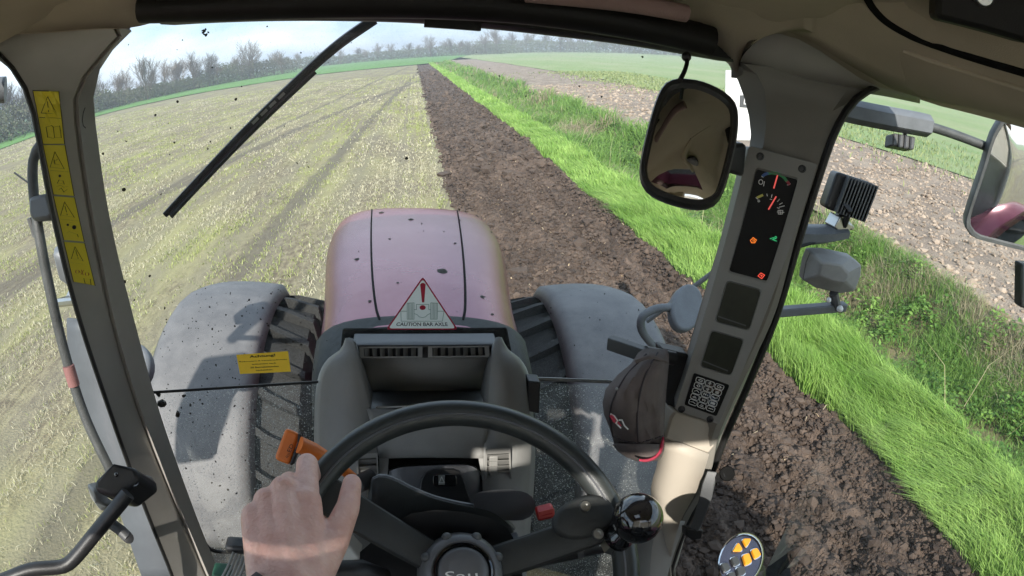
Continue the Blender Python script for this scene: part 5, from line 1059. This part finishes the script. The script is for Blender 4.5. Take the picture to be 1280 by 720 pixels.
# colour of the fields
def field(name, c1, c2, s1, c3=None, s3=1.5, stripe=None, rough=.9, bump=.6, bs=30., stretch=1.):
    m, t, b = ntree(name); b.inputs['Roughness'].default_value = rough; b.inputs['Specular IOR Level'].default_value = .2
    tc = t.nodes.new('ShaderNodeTexCoord'); mp = t.nodes.new('ShaderNodeMapping'); mp.inputs['Scale'].default_value = (1, stretch, 1); t.links.new(tc.outputs['Object'], mp.inputs[0])
    def noise(s, d=8, r=.65, src=mp):
        n = t.nodes.new('ShaderNodeTexNoise'); n.inputs['Scale'].default_value = s; n.inputs['Detail'].default_value = d; n.inputs['Roughness'].default_value = r; t.links.new(src.outputs[0], n.inputs[0]); return n
    n1 = noise(s1); r1 = t.nodes.new('ShaderNodeValToRGB'); r1.color_ramp.elements[0].position = .38; r1.color_ramp.elements[1].position = .62
    r1.color_ramp.elements[0].color = (*c1, 1); r1.color_ramp.elements[1].color = (*c2, 1); t.links.new(n1.outputs['Fac'], r1.inputs[0]); last = r1.outputs[0]
    if c3:
        n3 = noise(s3, 5, .6); r3 = t.nodes.new('ShaderNodeValToRGB'); r3.color_ramp.elements[0].position = .44; r3.color_ramp.elements[1].position = .62; t.links.new(n3.outputs['Fac'], r3.inputs[0])
        mx = t.nodes.new('ShaderNodeMix'); mx.data_type = 'RGBA'; t.links.new(r3.outputs[0], mx.inputs['Factor']); t.links.new(last, mx.inputs['A']); mx.inputs['B'].default_value = (*c3, 1); last = mx.outputs['Result']
    if stripe:
        per_, cs, amt = stripe; wv = t.nodes.new('ShaderNodeTexWave'); wv.bands_direction = 'X'; wv.inputs['Scale'].default_value = 1/per_*.3142*1.; wv.inputs['Distortion'].default_value = 2.2; wv.inputs['Detail'].default_value = 3; wv.inputs['Detail Scale'].default_value = 1.4
        m2 = t.nodes.new('ShaderNodeMapping'); m2.inputs['Scale'].default_value = (1, .06, 1); t.links.new(tc.outputs['Object'], m2.inputs[0]); t.links.new(m2.outputs[0], wv.inputs[0])
        ml = t.nodes.new('ShaderNodeMath'); ml.operation = 'MULTIPLY'; ml.inputs[1].default_value = amt; t.links.new(wv.outputs['Fac'], ml.inputs[0])
        mx = t.nodes.new('ShaderNodeMix'); mx.data_type = 'RGBA'; t.links.new(ml.outputs[0], mx.inputs['Factor']); t.links.new(last, mx.inputs['A']); mx.inputs['B'].default_value = (*cs, 1); last = mx.outputs['Result']
    t.links.new(last, b.inputs['Base Color'])
    nb = noise(bs, 6, .7, tc) if False else t.nodes.new('ShaderNodeTexNoise'); nb.inputs['Scale'].default_value = bs; nb.inputs['Detail'].default_value = 8; t.links.new(tc.outputs['Object'], nb.inputs[0])
    bp = t.nodes.new('ShaderNodeBump'); bp.inputs['Strength'].default_value = bump; bp.inputs['Distance'].default_value = .03; t.links.new(nb.outputs['Fac'], bp.inputs['Height']); t.links.new(bp.outputs[0], b.inputs['Normal'])
    return m
m_stub = field('stubble_soil', (.125, .102, .070), (.275, .242, .148), 14., (.28, .265, .13), .55, (.9, (.19, .17, .125), .5), stretch=.35, bs=40)
def wheel_tracks(m, tracks):              # bare wheel tracks run over by the tractor on earlier passes
    t = m.node_tree; b = t.nodes['Principled BSDF']; src = b.inputs['Base Color'].links[0].from_socket
    tc = t.nodes.new('ShaderNodeTexCoord'); sp = t.nodes.new('ShaderNodeSeparateXYZ'); t.links.new(tc.outputs['Object'], sp.inputs[0])
    n = t.nodes.new('ShaderNodeTexNoise'); n.inputs['Scale'].default_value = 1.1; n.inputs['Detail'].default_value = 5; t.links.new(tc.outputs['Object'], n.inputs[0])
    def mt(op, a, b_=None):
        q = t.nodes.new('ShaderNodeMath'); q.operation = op
        for i, v in enumerate((a, b_)):
            if v is None: continue
            if isinstance(v, (int, float)): q.inputs[i].default_value = v
            else: t.links.new(v, q.inputs[i])
        return q.outputs[0]
    tot = None
    for x0, sl, wd in tracks:
        d = mt('ABSOLUTE', mt('SUBTRACT', sp.outputs[0], mt('ADD', x0, mt('MULTIPLY', sp.outputs[1], sl))))
        d = mt('ADD', d, mt('MULTIPLY', mt('SUBTRACT', n.outputs['Fac'], .5), wd*1.6))
        mr = t.nodes.new('ShaderNodeMapRange'); mr.interpolation_type = 'SMOOTHSTEP'; mr.inputs['From Min'].default_value = wd*.35; mr.inputs['From Max'].default_value = wd; mr.inputs['To Min'].default_value = .65; mr.inputs['To Max'].default_value = 0
        t.links.new(d, mr.inputs['Value']); tot = mr.outputs[0] if tot is None else mt('MAXIMUM', tot, mr.outputs[0])
    mx = t.nodes.new('ShaderNodeMix'); mx.data_type = 'RGBA'; t.links.new(tot, mx.inputs['Factor']); t.links.new(src, mx.inputs['A']); mx.inputs['B'].default_value = (.105, .092, .073, 1); t.links.new(mx.outputs['Result'], b.inputs['Base Color'])
TRK = ((-2.95, .045, .28), (-8.7, .17, .36), (-7.4, .06, .2))
wheel_tracks(m_stub, TRK)
m_soil = field('ploughed_soil', (.046, .034, .027), (.100, .073, .056), 8., (.140, .103, .080), 1.1, bs=60, bump=1.)
m_till = field('tilled_soil', (.17, .135, .105), (.26, .21, .165), 7., (.30, .245, .19), 1.2, stretch=.6, bs=30, bump=1.)
m_grass = field('grass_ground', (.06, .12, .025), (.11, .22, .04), 12., bs=40)
m_bank = field('bank_ground', (.10, .085, .045), (.10, .16, .04), 4., (.19, .16, .09), 2., bs=40)
m_far = field('far_field', (.17, .25, .095), (.22, .29, .12), .5, (.27, .30, .16), .12, (2.2, (.23, .26, .13), .5), stretch=.3)
m_mead = field('meadow', (.085, .19, .045), (.12, .24, .06), .3)
m_base = field('open_land', (.13, .22, .07), (.20, .28, .10), .05)

ground = gridmesh('ground', np.linspace(-700, 900, 21), np.linspace(-300, 1100, 21), lambda X, Y: X*0-.95, m_base)
ys = np.r_[np.linspace(-60, -4.3, 60), prog(-4., 170., .05, 2.)]
xs = -np.concatenate([np.arange(0, 6, .05), prog(6, 120., .06, 4.)])[::-1]
def mk(xf, n, ys_, fz, name, mat, smooth=True):   # strip between two wavy edges
    X = xf(0., ys_)[:, None]*(1-np.linspace(0, 1, n))+xf(1., ys_)[:, None]*np.linspace(0, 1, n); Y = np.repeat(ys_[:, None], n, 1); Z = fz(X, Y, np.repeat(np.linspace(0, 1, n)[None], len(ys_), 0))
    i = (np.arange(len(ys_)-1)[:, None]*n+np.arange(n-1)[None, :]).ravel()
    return npmesh(name, np.c_[X.ravel(), Y.ravel(), Z.ravel()], np.c_[i, i+1, i+n+1, i+n], mat, 'structure', smooth)
def stubz(X, Y): return .035*(fbm(X*6, Y*3, 3, 1)-.5)+.10*(fbm(X*.35, Y*.12, 2, 2)-.5)*np.clip((.3-X)/2, 0, 1)
X, Y = np.meshgrid(xs, ys); far = 62-.07*np.abs(Y-110)
Xs = X.copy(); Xs[:, -1] = edgeL(ys); Z = stubz(Xs, Y)
i = (np.arange(len(ys)-1)[:, None]*len(xs)+np.arange(len(xs)-1)[None, :]).ravel()
npmesh('stubble_field', np.c_[Xs.ravel(), Y.ravel(), Z.ravel()], np.c_[i, i+1, i+len(xs)+1, i+len(xs)], m_stub, 'structure', True)
# ploughed strip: near part fine, far part coarse
def soilz(X, Y, U, big=1.):
    d = np.minimum(U, 1-U); wall = np.clip(U/.05, 0, 1)
    fall = 1/(1+np.maximum(Y-6, 0)*.05)
    rid = .05*np.sin(U*2*np.pi*5.5+3.0*(fbm(X*0+2, Y*.8, 2, 4)-.5))+.16*(fbm(X*1.3+7, Y*.7, 2, 15)-.5)
    n = .16*(fbm(X*3.2, Y*2.4, 4, 11, .6)-.5)+.11*(np.abs(fbm(X*9, Y*8, 3, 12, .6)-.5)*2)*(1)
    return -.03-.10*wall+.11*np.clip((U-.93)/.07, 0, 1)+(rid+n)*np.clip(d/.03, .15, 1)
yn = np.arange(-1.2, 14, .022); yf = prog(14., 128., .05, 1.2)
mk(lambda s, y: edgeL(y)-.02 if s == 0 else edgeR(y)+.05, 115, yn, soilz, 'ploughed_strip', m_soil, False)
mk(lambda s, y: edgeL(y)-.02 if s == 0 else edgeR(y)+.05, 50, yf, soilz, 'ploughed_strip', m_soil, False)
ya = np.r_[np.linspace(-60, -4.3, 60), prog(-4., 150., .06, 2.)]
def vergez(X, Y, U): return -.02+.05*U+.03*(fbm(X*4, Y*3, 2, 21)-.5)-.25*np.clip((U-.93)/.07, 0, 1)
mk(lambda s, y: edgeR(y) if s == 0 else edgeV(y)+.1, 24, ya, vergez, 'grass_verge_ground', m_grass)
def bankz(U): return -.18-.42*np.sin(np.clip(U*1.15, 0, 1)*np.pi)**1.0+.17*np.clip((U-.75)/.25, 0, 1)
mk(lambda s, y: edgeV(y)+.08 if s == 0 else edgeD(y)+.1, 40, ya, lambda X, Y, U: bankz(U)+.12*(fbm(X*2, Y*2, 3, 22)-.5), 'ditch_bank', m_bank)
def tillz(X, Y, U): return -.02+.16*(fbm(X*3, Y*2, 4, 23, .6)-.5)*(1/(1+np.maximum(Y-10, 0)*.03))
mk(lambda s, y: edgeD(y) if s == 0 else edgeS(y)+.1, 90, ya, tillz, 'tilled_field', m_till, False)
yb = np.r_[np.linspace(-60, -7, 20), prog(-6., 330., .5, 6.)]
mk(lambda s, y: edgeS(y) if s == 0 else edgeS(y)*0+420., 60, yb, lambda X, Y, U: .02+.06*(fbm(X*1.2, Y*.6, 2, 24)-.5), 'green_field', m_far)
bl_ = crv([(x, y, 0) for x, y in ((-38, -60), (-41, -10), (-42, 30), (-43.5, 52), (-47.5, 74), (-44, 88), (-36, 96), (-27, 99), (-18, 109), (-7, 113), (1, 119), (4, 126), (7, 132))], 160)
VV = []
for k_ in (0, .01, .05, .2, 1.0):
    for q in bl_: c_ = Vector((-8, 20, 0)); d_ = (q-c_); VV.append(tuple(c_+d_*(1+k_*5)+Vector((random.uniform(-.3, .3) if k_ == 0 else 0, random.uniform(-.3, .3) if k_ == 0 else 0, .10+k_*.05))))
i_ = (np.arange(4)[:, None]*160+np.arange(159)[None, :]).ravel()
npmesh('meadow', np.array(VV), np.c_[i_, i_+1, i_+161, i_+160], m_mead, 'structure', True)

# ------------------------------------------------------------------ blades, straw and clods (nobody could count them)
def blades(name, mat, P, H, Wd, lean, colr, kind='stuff', curl=.5):
    n = len(P); ang = rng.uniform(0, 2*np.pi, n); s = np.c_[np.cos(ang), np.sin(ang), np.zeros(n)]*(Wd[:, None]/2)
    up = np.zeros((n, 3)); up[:, 2] = 1
    mid = P+up*H[:, None]*.58+lean*H[:, None]*.30; tip = P+up*H[:, None]*(1-curl*np.linalg.norm(lean, axis=1)[:, None]*.5).clip(.2)+lean*H[:, None]
    V = np.stack([P-s, P+s, mid-s*.8, mid+s*.8, tip], 1).reshape(-1, 3); b = np.arange(n)[:, None]*5
    F = np.concatenate([b+[0, 1, 3], b+[0, 3, 2], b+[2, 3, 4]], 0)
    return npmesh(name, V, F, mat, kind, True, np.repeat(colr, 5, 0))
m_blade = tintmat('grass_blade', .55, .35); m_straw = tintmat('straw', .8, .15); m_clod = tintmat('clod', .95)
def mixc(a, b, t): return np.array(a)[None]*(1-t[:, None])+np.array(b)[None]*t[:, None]
def lean_(n, mx_, my, sp): return np.c_[rng.normal(mx_, sp, n), rng.normal(my, sp, n), np.zeros(n)]
# bright verge
Ps, Hs, Ws = [], [], []
for y0, y1, dens, hh, ww in ((-.6, 4.5, 9000, .20, .0065), (4.5, 10, 3600, .20, .010), (10, 25, 900, .21, .02), (25, 60, 160, .22, .045), (60, 125, 30, .25, .11)):
    n = int(dens*(y1-y0)*.95); y = rng.uniform(y0, y1, n); u = rng.uniform(-.02, 1.04, n)
    x = edgeR(y)*(1-u)+edgeV(y)*u; cl = fbm(x*3.5, y*3.5, 2, 31); k = rng.uniform(0, 1, n) < .35+cl*.9
    x, y, cl, u = x[k], y[k], cl[k], u[k]; Ps.append(np.c_[x, y, -.03+.05*u]); Hs.append(hh*(.55+.7*cl)*rng.uniform(.6, 1.25, len(x))); Ws.append(np.full(len(x), ww))
P = np.concatenate(Ps); n = len(P); t = np.clip(fbm(P[:, 0]*2, P[:, 1]*2, 3, 32)*1.3-.2+rng.normal(0, .2, n), 0, 1); vc = mixc((.17, .33, .05), (.40, .58, .16), t)*rng.uniform(.65, 1.15, n)[:, None]
tw = fbm(P[:, 0]*1.1, P[:, 1]*1.1, 3, 35)[:, None]-.5; Lv = lean_(n, -.25, .42, .25)+np.c_[tw*1.6, -tw*1.2, tw*0]
blades('verge_grass', m_blade, P, np.concatenate(Hs)*(.7+.9*fbm(P[:, 0]*.9+3, P[:, 1]*.9, 3, 36)), np.concatenate(Ws), Lv, vc)
# rough bank: green clumps and dead straw
Ps, Hs, Ws, Cs = [], [], [], []
for y0, y1, dens, hh, ww in ((-.5, 7, 2600, .22, .008), (7, 14, 900, .36, .013), (14, 30, 260, .55, .026), (30, 60, 70, .6, .055), (60, 130, 14, .7, .13)):
    n = int(dens*(y1-y0)*3.1*1.25); y = rng.uniform(y0, y1, n); u = rng.uniform(0, 1, n)**.9; x = edgeV(y)*(1-u)+edgeD(y)*u
    cl = fbm(x*1.3+5, y*1.1, 3, 33); k = rng.uniform(0, 1, n) < np.clip((cl-.28)*3.0, .08, 1); x, y, u, cl = x[k], y[k], u[k], cl[k]; m_ = len(x)
    dead = fbm(x*.9+20, y*.9+9, 3, 34)+rng.normal(0, .10, m_) > .67
    c = mixc((.08, .19, .03), (.24, .38, .09), rng.uniform(0, 1, m_)); c[dead] = mixc((.27, .235, .14), (.42, .37, .25), rng.uniform(0, 1, dead.sum()))
    Ps.append(np.c_[x, y, bankz(u)-.02]); Hs.append(hh*(.4+1.1*cl)*rng.uniform(.5, 1.3, m_)); Ws.append(np.full(m_, ww)); Cs.append(c)
P = np.concatenate(Ps); n = len(P); blades('bank_grass', m_blade, P, np.concatenate(Hs), np.concatenate(Ws), lean_(n, .25, .25, .62), np.concatenate(Cs))
# leafy weeds in clumps on the bank
nc = 420; cy_ = rng.uniform(-.3, 20, nc)**1.0; cu_ = rng.uniform(.05, .95, nc); cx_ = edgeV(cy_)*(1-cu_)+edgeD(cy_)*cu_; nl_ = 70
rr_ = rng.uniform(.10, .30, nc); a_ = rng.uniform(0, 6.28, (nc, nl_)); q_ = np.sqrt(rng.uniform(0, 1, (nc, nl_)))*rr_[:, None]
lx = (cx_[:, None]+q_*np.cos(a_)).ravel(); ly = (cy_[:, None]+q_*np.sin(a_)).ravel(); hh_ = (rr_[:, None]*1.1*(1-(q_/rr_[:, None])**2)+.05)*rng.uniform(.4, 1.1, (nc, nl_)); lz = (bankz(cu_)[:, None]+hh_).ravel(); m_ = len(lx)
d1 = rng.normal(0, 1, (m_, 3))*[1, 1, .35]; d1 /= np.linalg.norm(d1, axis=1, keepdims=True); d2 = np.cross(d1, rng.normal(0, .35, (m_, 3))+[0, 0, 1]); d2 /= np.linalg.norm(d2, axis=1, keepdims=True)
sz = rng.uniform(.018, .045, m_)[:, None]*(1+np.maximum(ly-6, 0)[:, None]*.05); C_ = np.c_[lx, ly, lz]
V = np.stack([C_-d1*sz, C_+d2*sz*.5, C_+d1*sz, C_-d2*sz*.5], 1).reshape(-1, 3); b = np.arange(m_)[:, None]*4
wc_ = np.repeat(mixc((.07, .17, .03), (.22, .36, .08), rng.uniform(0, 1, nc)), nl_, 0)*rng.uniform(.7, 1.25, m_)[:, None]
npmesh('bank_weeds', V, b+[0, 1, 2, 3], m_blade, 'stuff', False, np.repeat(wc_, 4, 0))
# a few tall dead stalks
n = 26; y = np.concatenate([rng.uniform(.6, 3.2, 4), rng.uniform(4, 20, 22)]); x = edgeV(y)+rng.uniform(.2, 1.1, n)
blades('dead_stalks', m_straw, np.c_[x, y, np.full(n, -.3)], rng.uniform(.6, 1.1, n), np.full(n, .006), lean_(n, .5, .35, .5), mixc((.45, .38, .22), (.6, .52, .34), rng.uniform(0, 1, n)))
# stubble and straw on the left
Ps, Hs, Ws, Cs, Ls = [], [], [], [], []
for y0, y1, xw, dens, hh, ww in ((-.5, 6, 7.5, 2600, .055, .0055), (6, 14, 13, 1300, .062, .010), (14, 32, 24, 300, .07, .022), (32, 70, 45, 45, .08, .055)):
    n = int(dens*(y1-y0)*xw); y = rng.uniform(y0, y1, n); x = .5-rng.uniform(0, 1, n)*xw
    cl = fbm(x*2.1, y*1.2, 3, 41); row = (.5+.5*np.cos(x*2*np.pi/.30))**1.6; track = sum(np.exp(-((x-a-b*y)/w_)**2) for a, b, w_ in TRK)
    k = rng.uniform(0, 1, n) < np.clip((cl-.3)*2.2+.6*np.exp(-((x+.1)/.7)**2), .05, 1)*(.22+.95*row)*(1-.75*np.clip(track, 0, 1)); x, y, cl = x[k], y[k], cl[k]; m_ = len(x)
    g = fbm(x*.8+4, y*.25, 3, 42)+rng.normal(0, .14, m_) > .50
    c = mixc((.34, .31, .21), (.62, .58, .41), rng.uniform(0, 1, m_)); c[g] = mixc((.21, .25, .075), (.42, .45, .18), rng.uniform(0, 1, g.sum()))
    lean = lean_(m_, -.1, .1, 1.0); lean[g] *= .6
    Ps.append(np.c_[x, y, stubz(x, y)-.008]); Hs.append(hh*rng.uniform(.5, 1.4, m_)); Ws.append(np.full(m_, ww)); Cs.append(c); Ls.append(lean)
blades('stubble', m_straw, np.concatenate(Ps), np.concatenate(Hs), np.concatenate(Ws), np.concatenate(Ls), np.concatenate(Cs), curl=.95)
# thin green on the right-hand field
n = 9000; y = rng.uniform(1, 60, n)**1.0; x = edgeS(y)-rng.exponential(1.1, n)+rng.uniform(0, 7, n)
blades('field_sprouts', m_straw, np.c_[x, y, np.full(n, .02)], rng.uniform(.08, .22, n), .012+y*.0018, lean_(n, .1, .1, .6), mixc((.15, .21, .07), (.30, .33, .15), rng.uniform(0, 1, n)))
# clods
def ico():
    bm = bmesh.new(); bmesh.ops.create_icosphere(bm, subdivisions=1, radius=1); bm.verts.ensure_lookup_table()
    v = np.array([q.co[:] for q in bm.verts]); f = np.array([[a.index for a in q.verts] for q in bm.faces]); bm.free(); return v, f
IV, IF = ico()
def clods(name, P, R, colr, flat=.72):
    n = len(P); V = IV[None]*(R[:, None, None])*rng.uniform(.55, 1.3, (n, len(IV), 1)); a = rng.uniform(0, 6.28, n); ca, sa = np.cos(a)[:, None], np.sin(a)[:, None]
    st = rng.uniform(.7, 1.4, (n, 1)); x, y, z = V[..., 0]*st, V[..., 1], V[..., 2]*flat
    V = np.stack([x*ca-y*sa, x*sa+y*ca, z], -1)+P[:, None]; F = (IF[None]+np.arange(n)[:, None, None]*len(IV)).reshape(-1, 3)
    return npmesh(name, V.reshape(-1, 3), F, m_clod, 'stuff', False, np.repeat(colr, len(IV), 0))
Ps, Rs = [], []
for y0, y1, dens, r0 in ((-.8, 5, 2000, .0115), (5, 12, 700, .017), (12, 30, 90, .032), (30, 80, 10, .055)):
    n = int(dens*(y1-y0)*2.4); y = rng.uniform(y0, y1, n); u = rng.uniform(-.03, 1.01, n); x = edgeL(y)*(1-u)+edgeR(y)*u; P = np.c_[x, y, np.where(u < .03, .012, soilz(x, y, u))+.004]
    Ps.append(P); Rs.append(r0*np.exp(rng.normal(0, .55, n)))
P = np.concatenate(Ps); t = np.clip(fbm(P[:, 0]*2, P[:, 1]*2, 3, 51)+rng.normal(0, .15, len(P)), 0, 1)
clods('soil_clods', P, np.concatenate(Rs), mixc((.042, .031, .025), (.122, .090, .069), t))
Ps, Rs = [], []
for y0, y1, dens, r0 in ((0, 12, 90, .030), (12, 40, 14, .05)):
    n = int(dens*(y1-y0)*8); y = rng.uniform(y0, y1, n); u = rng.uniform(.0, 1, n); x = edgeD(y)*(1-u)+edgeS(y)*u; Ps.append(np.c_[x, y, tillz(x, y, u)+.004]); Rs.append(r0*np.exp(rng.normal(0, .4, n)))
P = np.concatenate(Ps); clods('field_clods', P, np.concatenate(Rs), mixc((.20, .155, .115), (.40, .32, .245), rng.uniform(0, 1, len(P))))
# pale crop scraps lying on the ploughed soil
n = 260; y = rng.uniform(2.5, 16, n); u = np.clip(rng.normal(.45, .3, n), .05, .97); x = edgeL(y)*(1-u)+edgeR(y)*u
blades('crop_scraps', m_straw, np.c_[x, y, soilz(x, y, u)+.02], rng.uniform(.02, .055, n), rng.uniform(.006, .016, n), lean_(n, 0, 0, 1.4), mixc((.40, .30, .18), (.62, .50, .33), rng.uniform(0, 1, n)), curl=1.5)

# ================================================================== TREES along the far edges
def tree_mesh(seed, h, spread=.5, depth=5):
    r = random.Random(seed); tv, tf, cv, cf = [], [], [], []
    def seg(V, F, a, b, r0, r1):
        d = (b-a).normalized(); u = d.orthogonal().normalized(); q = d.cross(u); o = len(V)
        for p, rr in ((a, r0), (b, r1)):
            for k in range(3): t = 2.094*k; V.append(p+(u*math.cos(t)+q*math.sin(t))*rr)
        for k in range(3): F.append((o+k, o+(k+1) % 3, o+3+(k+1) % 3, o+3+k))
    def grow(p, d, ln, rad, lev):
        if lev > depth: return
        n = 3 if lev == 0 else 2; q = p
        for i in range(n):
            d = (d+Vector((r.gauss(0, .13), r.gauss(0, .13), r.gauss(.05, .08)))).normalized(); e = q+d*ln/n; r1 = rad*(1-.32*(i+1)/n)
            if lev == 0: seg(tv, tf, q, e, rad*(1-.32*i/n), r1)
            else: seg(cv, cf, q, e, max(rad*(1-.32*i/n), h*.0016), max(r1, h*.0013))
            if lev > 0 or i > 0:
                for _ in range(2 if lev else 3):
                    a = r.uniform(0, 6.28); s = spread*r.uniform(.6, 1.3); nd = (d+Vector((math.cos(a)*s, math.sin(a)*s, .22))).normalized(); grow(e.lerp(q, r.uniform(0, .4)), nd, ln*r.uniform(.55, .78), r1*.55, lev+1)
            q = e
        grow(q, (d+Vector((r.gauss(0, .2), r.gauss(0, .2), .1))).normalized(), ln*.7, rad*.6, lev+1)
    grow(Vector((0, 0, 0)), Vector((0, 0, 1)), h*.36, h*.022, 0)
    def mk_(nm, V, F, mat):
        me = bpy.data.meshes.new(nm); me.from_pydata([tuple(p) for p in V], [], F); me.materials.append(mat); return me
    return mk_('trunk', tv, tf, M['bark']), mk_('crown', cv, cf, M['twig'])
protos = [tree_mesh(3, 1., .75, 4), tree_mesh(8, 1., .6, 4), tree_mesh(15, 1., .95, 4), tree_mesh(22, 1., .7, 4)]
def tree(x, y, h, k, label, group, name='bare_tree'):
    e = bpy.data.objects.new(name, None); col.objects.link(e); e.location = (x, y, 0); e.scale = (h, h, h); e.rotation_euler = (0, 0, random.uniform(0, 6.28))
    tag(e, label, 'tree', group)
    for nm, me in zip(('trunk', 'crown'), protos[k % 4]):
        o = bpy.data.objects.new(nm, me); col.objects.link(o); o.parent = e
def at_az(az, d): return d*math.sin(R_(az)), d*math.cos(R_(az))
rt = random.Random(5)
for az, d, h, k, lab in ((-25.8, 128, 10.5, 1, 'bare tree rising above the left hedgerow beside the wiper side of the pillar'), (-15.8, 165, 12.0, 2, 'tallest round bare tree standing above the left hedgerow'), (1.6, 250, 10.5, 0, 'broad bare tree behind the end of the ploughed strip'), (8.0, 262, 14.0, 3, 'tall bare tree at the far end, just below the header strip'), (3.6, 255, 9.0, 2, 'slim bare tree right of the ploughed strip at the far end')):
    x, y = at_az(az, d); tree(x, y, h, k, lab, None)
for i in range(40):
    az = -41+i*.72+rt.uniform(-.4, .4); d = 92+ (az+40)*3.0+rt.uniform(-4, 10); x, y = at_az(az, d); tree(x, y, rt.uniform(5, 10), i, 'leafless tree in the hedgerow along the left field edge', 'leafless trees in the left hedgerow')
for i in range(16):
    az = -12+i*1.25+rt.uniform(-.4, .4); d = 240+rt.uniform(0, 30); x, y = at_az(az, d); tree(x, y, rt.uniform(6, 9), i, 'small leafless tree in the row across the far end of the field', 'leafless trees across the far end')
for i in range(24):
    az = 7+i*1.15+rt.uniform(-.4, .4); d = 285+rt.uniform(0, 30); x, y = at_az(az, d); tree(x, y, rt.uniform(8.5, 12.5), i, 'leafless tree in the wood beyond the right-hand field', 'leafless trees in the right wood')
# hedge and undergrowth masses: small twiggy leaf clumps through the volume
def thicket(name, path, n, depth, hfun, size, ca, cb):
    t = rng.uniform(0, 1, n); p = np.array(path, float); s = np.r_[0, np.cumsum(np.linalg.norm(np.diff(p, axis=0), axis=1))]; s /= s[-1]
    x = np.interp(t, s, p[:, 0])+rng.normal(0, depth/2, n); y = np.interp(t, s, p[:, 1])+rng.normal(0, depth/2, n)
    hm = hfun(t, x, y); z = hm*rng.uniform(0, 1, n)**.8; sz = size*rng.uniform(.5, 1.4, n)
    q = rng.normal(0, 1, (n, 4, 3)); q /= np.linalg.norm(q, axis=2, keepdims=True); V = np.c_[x, y, z][:, None]+q*sz[:, None, None]
    g = np.clip(fbm(x*.12, y*.12, 3, 61)*1.6-.3+rng.normal(0, .18, n), 0, 1); b = np.arange(n)[:, None]*4
    F = np.concatenate([b+[0, 1, 2], b+[0, 2, 3]]); return npmesh(name, V.reshape(-1, 3), F, m_leaf, 'stuff', False, np.repeat(mixc(ca, cb, g), 4, 0))
m_leaf = tintmat('thicket_leaf', .8, .3)
lp = [at_az(a, 90+(a+42)*3.0) for a in np.arange(-44, -11, 2.)]
thicket('hedgerow', lp, 42000, 7, lambda t, x, y: (2.2+4.6*fbm(x*.10, y*.10, 4, 62, .7))*(.8+.25*np.sin(t*9)), .22, (.135, .125, .095), (.11, .135, .07))
lp = [at_az(a, 262) for a in np.arange(-13, 10, 2.)]; thicket('hedge', lp, 16000, 10, lambda t, x, y: 1.6+4.6*fbm(x*.06, y*.06, 4, 63, .7), .34, (.14, .13, .10), (.12, .15, .075))
lp = [at_az(a, 300) for a in np.arange(6, 42, 2.)]; thicket('woodland', lp, 34000, 16, lambda t, x, y: 3.2+6.0*fbm(x*.05, y*.05, 4, 64, .7), .38, (.16, .145, .11), (.14, .17, .08))

# thin air haze: one closed box round the whole scene
mh, th, bh = ntree('haze_air'); th.nodes.remove(bh); pv = th.nodes.new('ShaderNodeVolumePrincipled'); pv.inputs['Color'].default_value = (.86, .92, 1, 1); pv.inputs['Density'].default_value = .0016; pv.inputs['Anisotropy'].default_value = .2
th.links.new(pv.outputs[0], th.nodes['Material Output'].inputs['Volume'])
mb = MB(); mb.box((100, 400, 8.0), (1700, 1500, 20)); mb.build('haze', mh, None, kind='stuff', shift=False, smooth=0)

# labels of the land and of what grows and lies on it
for nm, lab, cat in (('ground', 'open green land reaching to the horizon', 'ground'), ('stubble_field', 'pale stubble field with straw rows and wheel tracks on the left', 'field'), ('ploughed_strip', 'freshly ploughed dark brown strip ahead and right of the tractor', 'ploughed soil'), ('ploughed_strip.001', 'distant end of the dark brown ploughed strip', 'ploughed soil'),
  ('grass_verge_ground', 'earth under the bright grass verge beside the ploughed strip', 'verge'), ('ditch_bank', 'sloping earth of the overgrown ditch right of the verge', 'ditch bank'), ('tilled_field', 'pale cloddy tilled soil beyond the ditch', 'field'), ('green_field', 'wide pale green field far to the right', 'field'), ('meadow', 'band of bright green grass beyond the stubble', 'meadow'),
  ('verge_grass', 'bright green wind-swept grass along the ploughed strip', 'grass'), ('bank_grass', 'rough mixed green and straw-coloured growth in the ditch', 'vegetation'), ('bank_weeds', 'low leafy green weeds in clumps on the ditch bank', 'weeds'), ('dead_stalks', 'long dry stalks leaning out of the ditch', 'dry stalks'), ('stubble', 'short straw and green regrowth in rows on the left field', 'stubble'), ('field_sprouts', 'sparse green sprouts at the edge of the green field', 'crop sprouts'),
  ('soil_clods', 'crumbly dark clods on the ploughed strip', 'soil clods'), ('field_clods', 'dry pale clods on the tilled field', 'soil clods'), ('crop_scraps', 'pale scraps of straw on the ploughed soil', 'straw'), ('hedgerow', 'hazy grey-green hedgerow along the left field edge', 'hedge'), ('hedge', 'low hazy hedge across the far end of the field', 'hedge'), ('woodland', 'hazy leafless wood beyond the right-hand field', 'wood'), ('haze', 'thin air haze over the fields', 'haze')):
    tag(bpy.data.objects[nm], lab, cat)
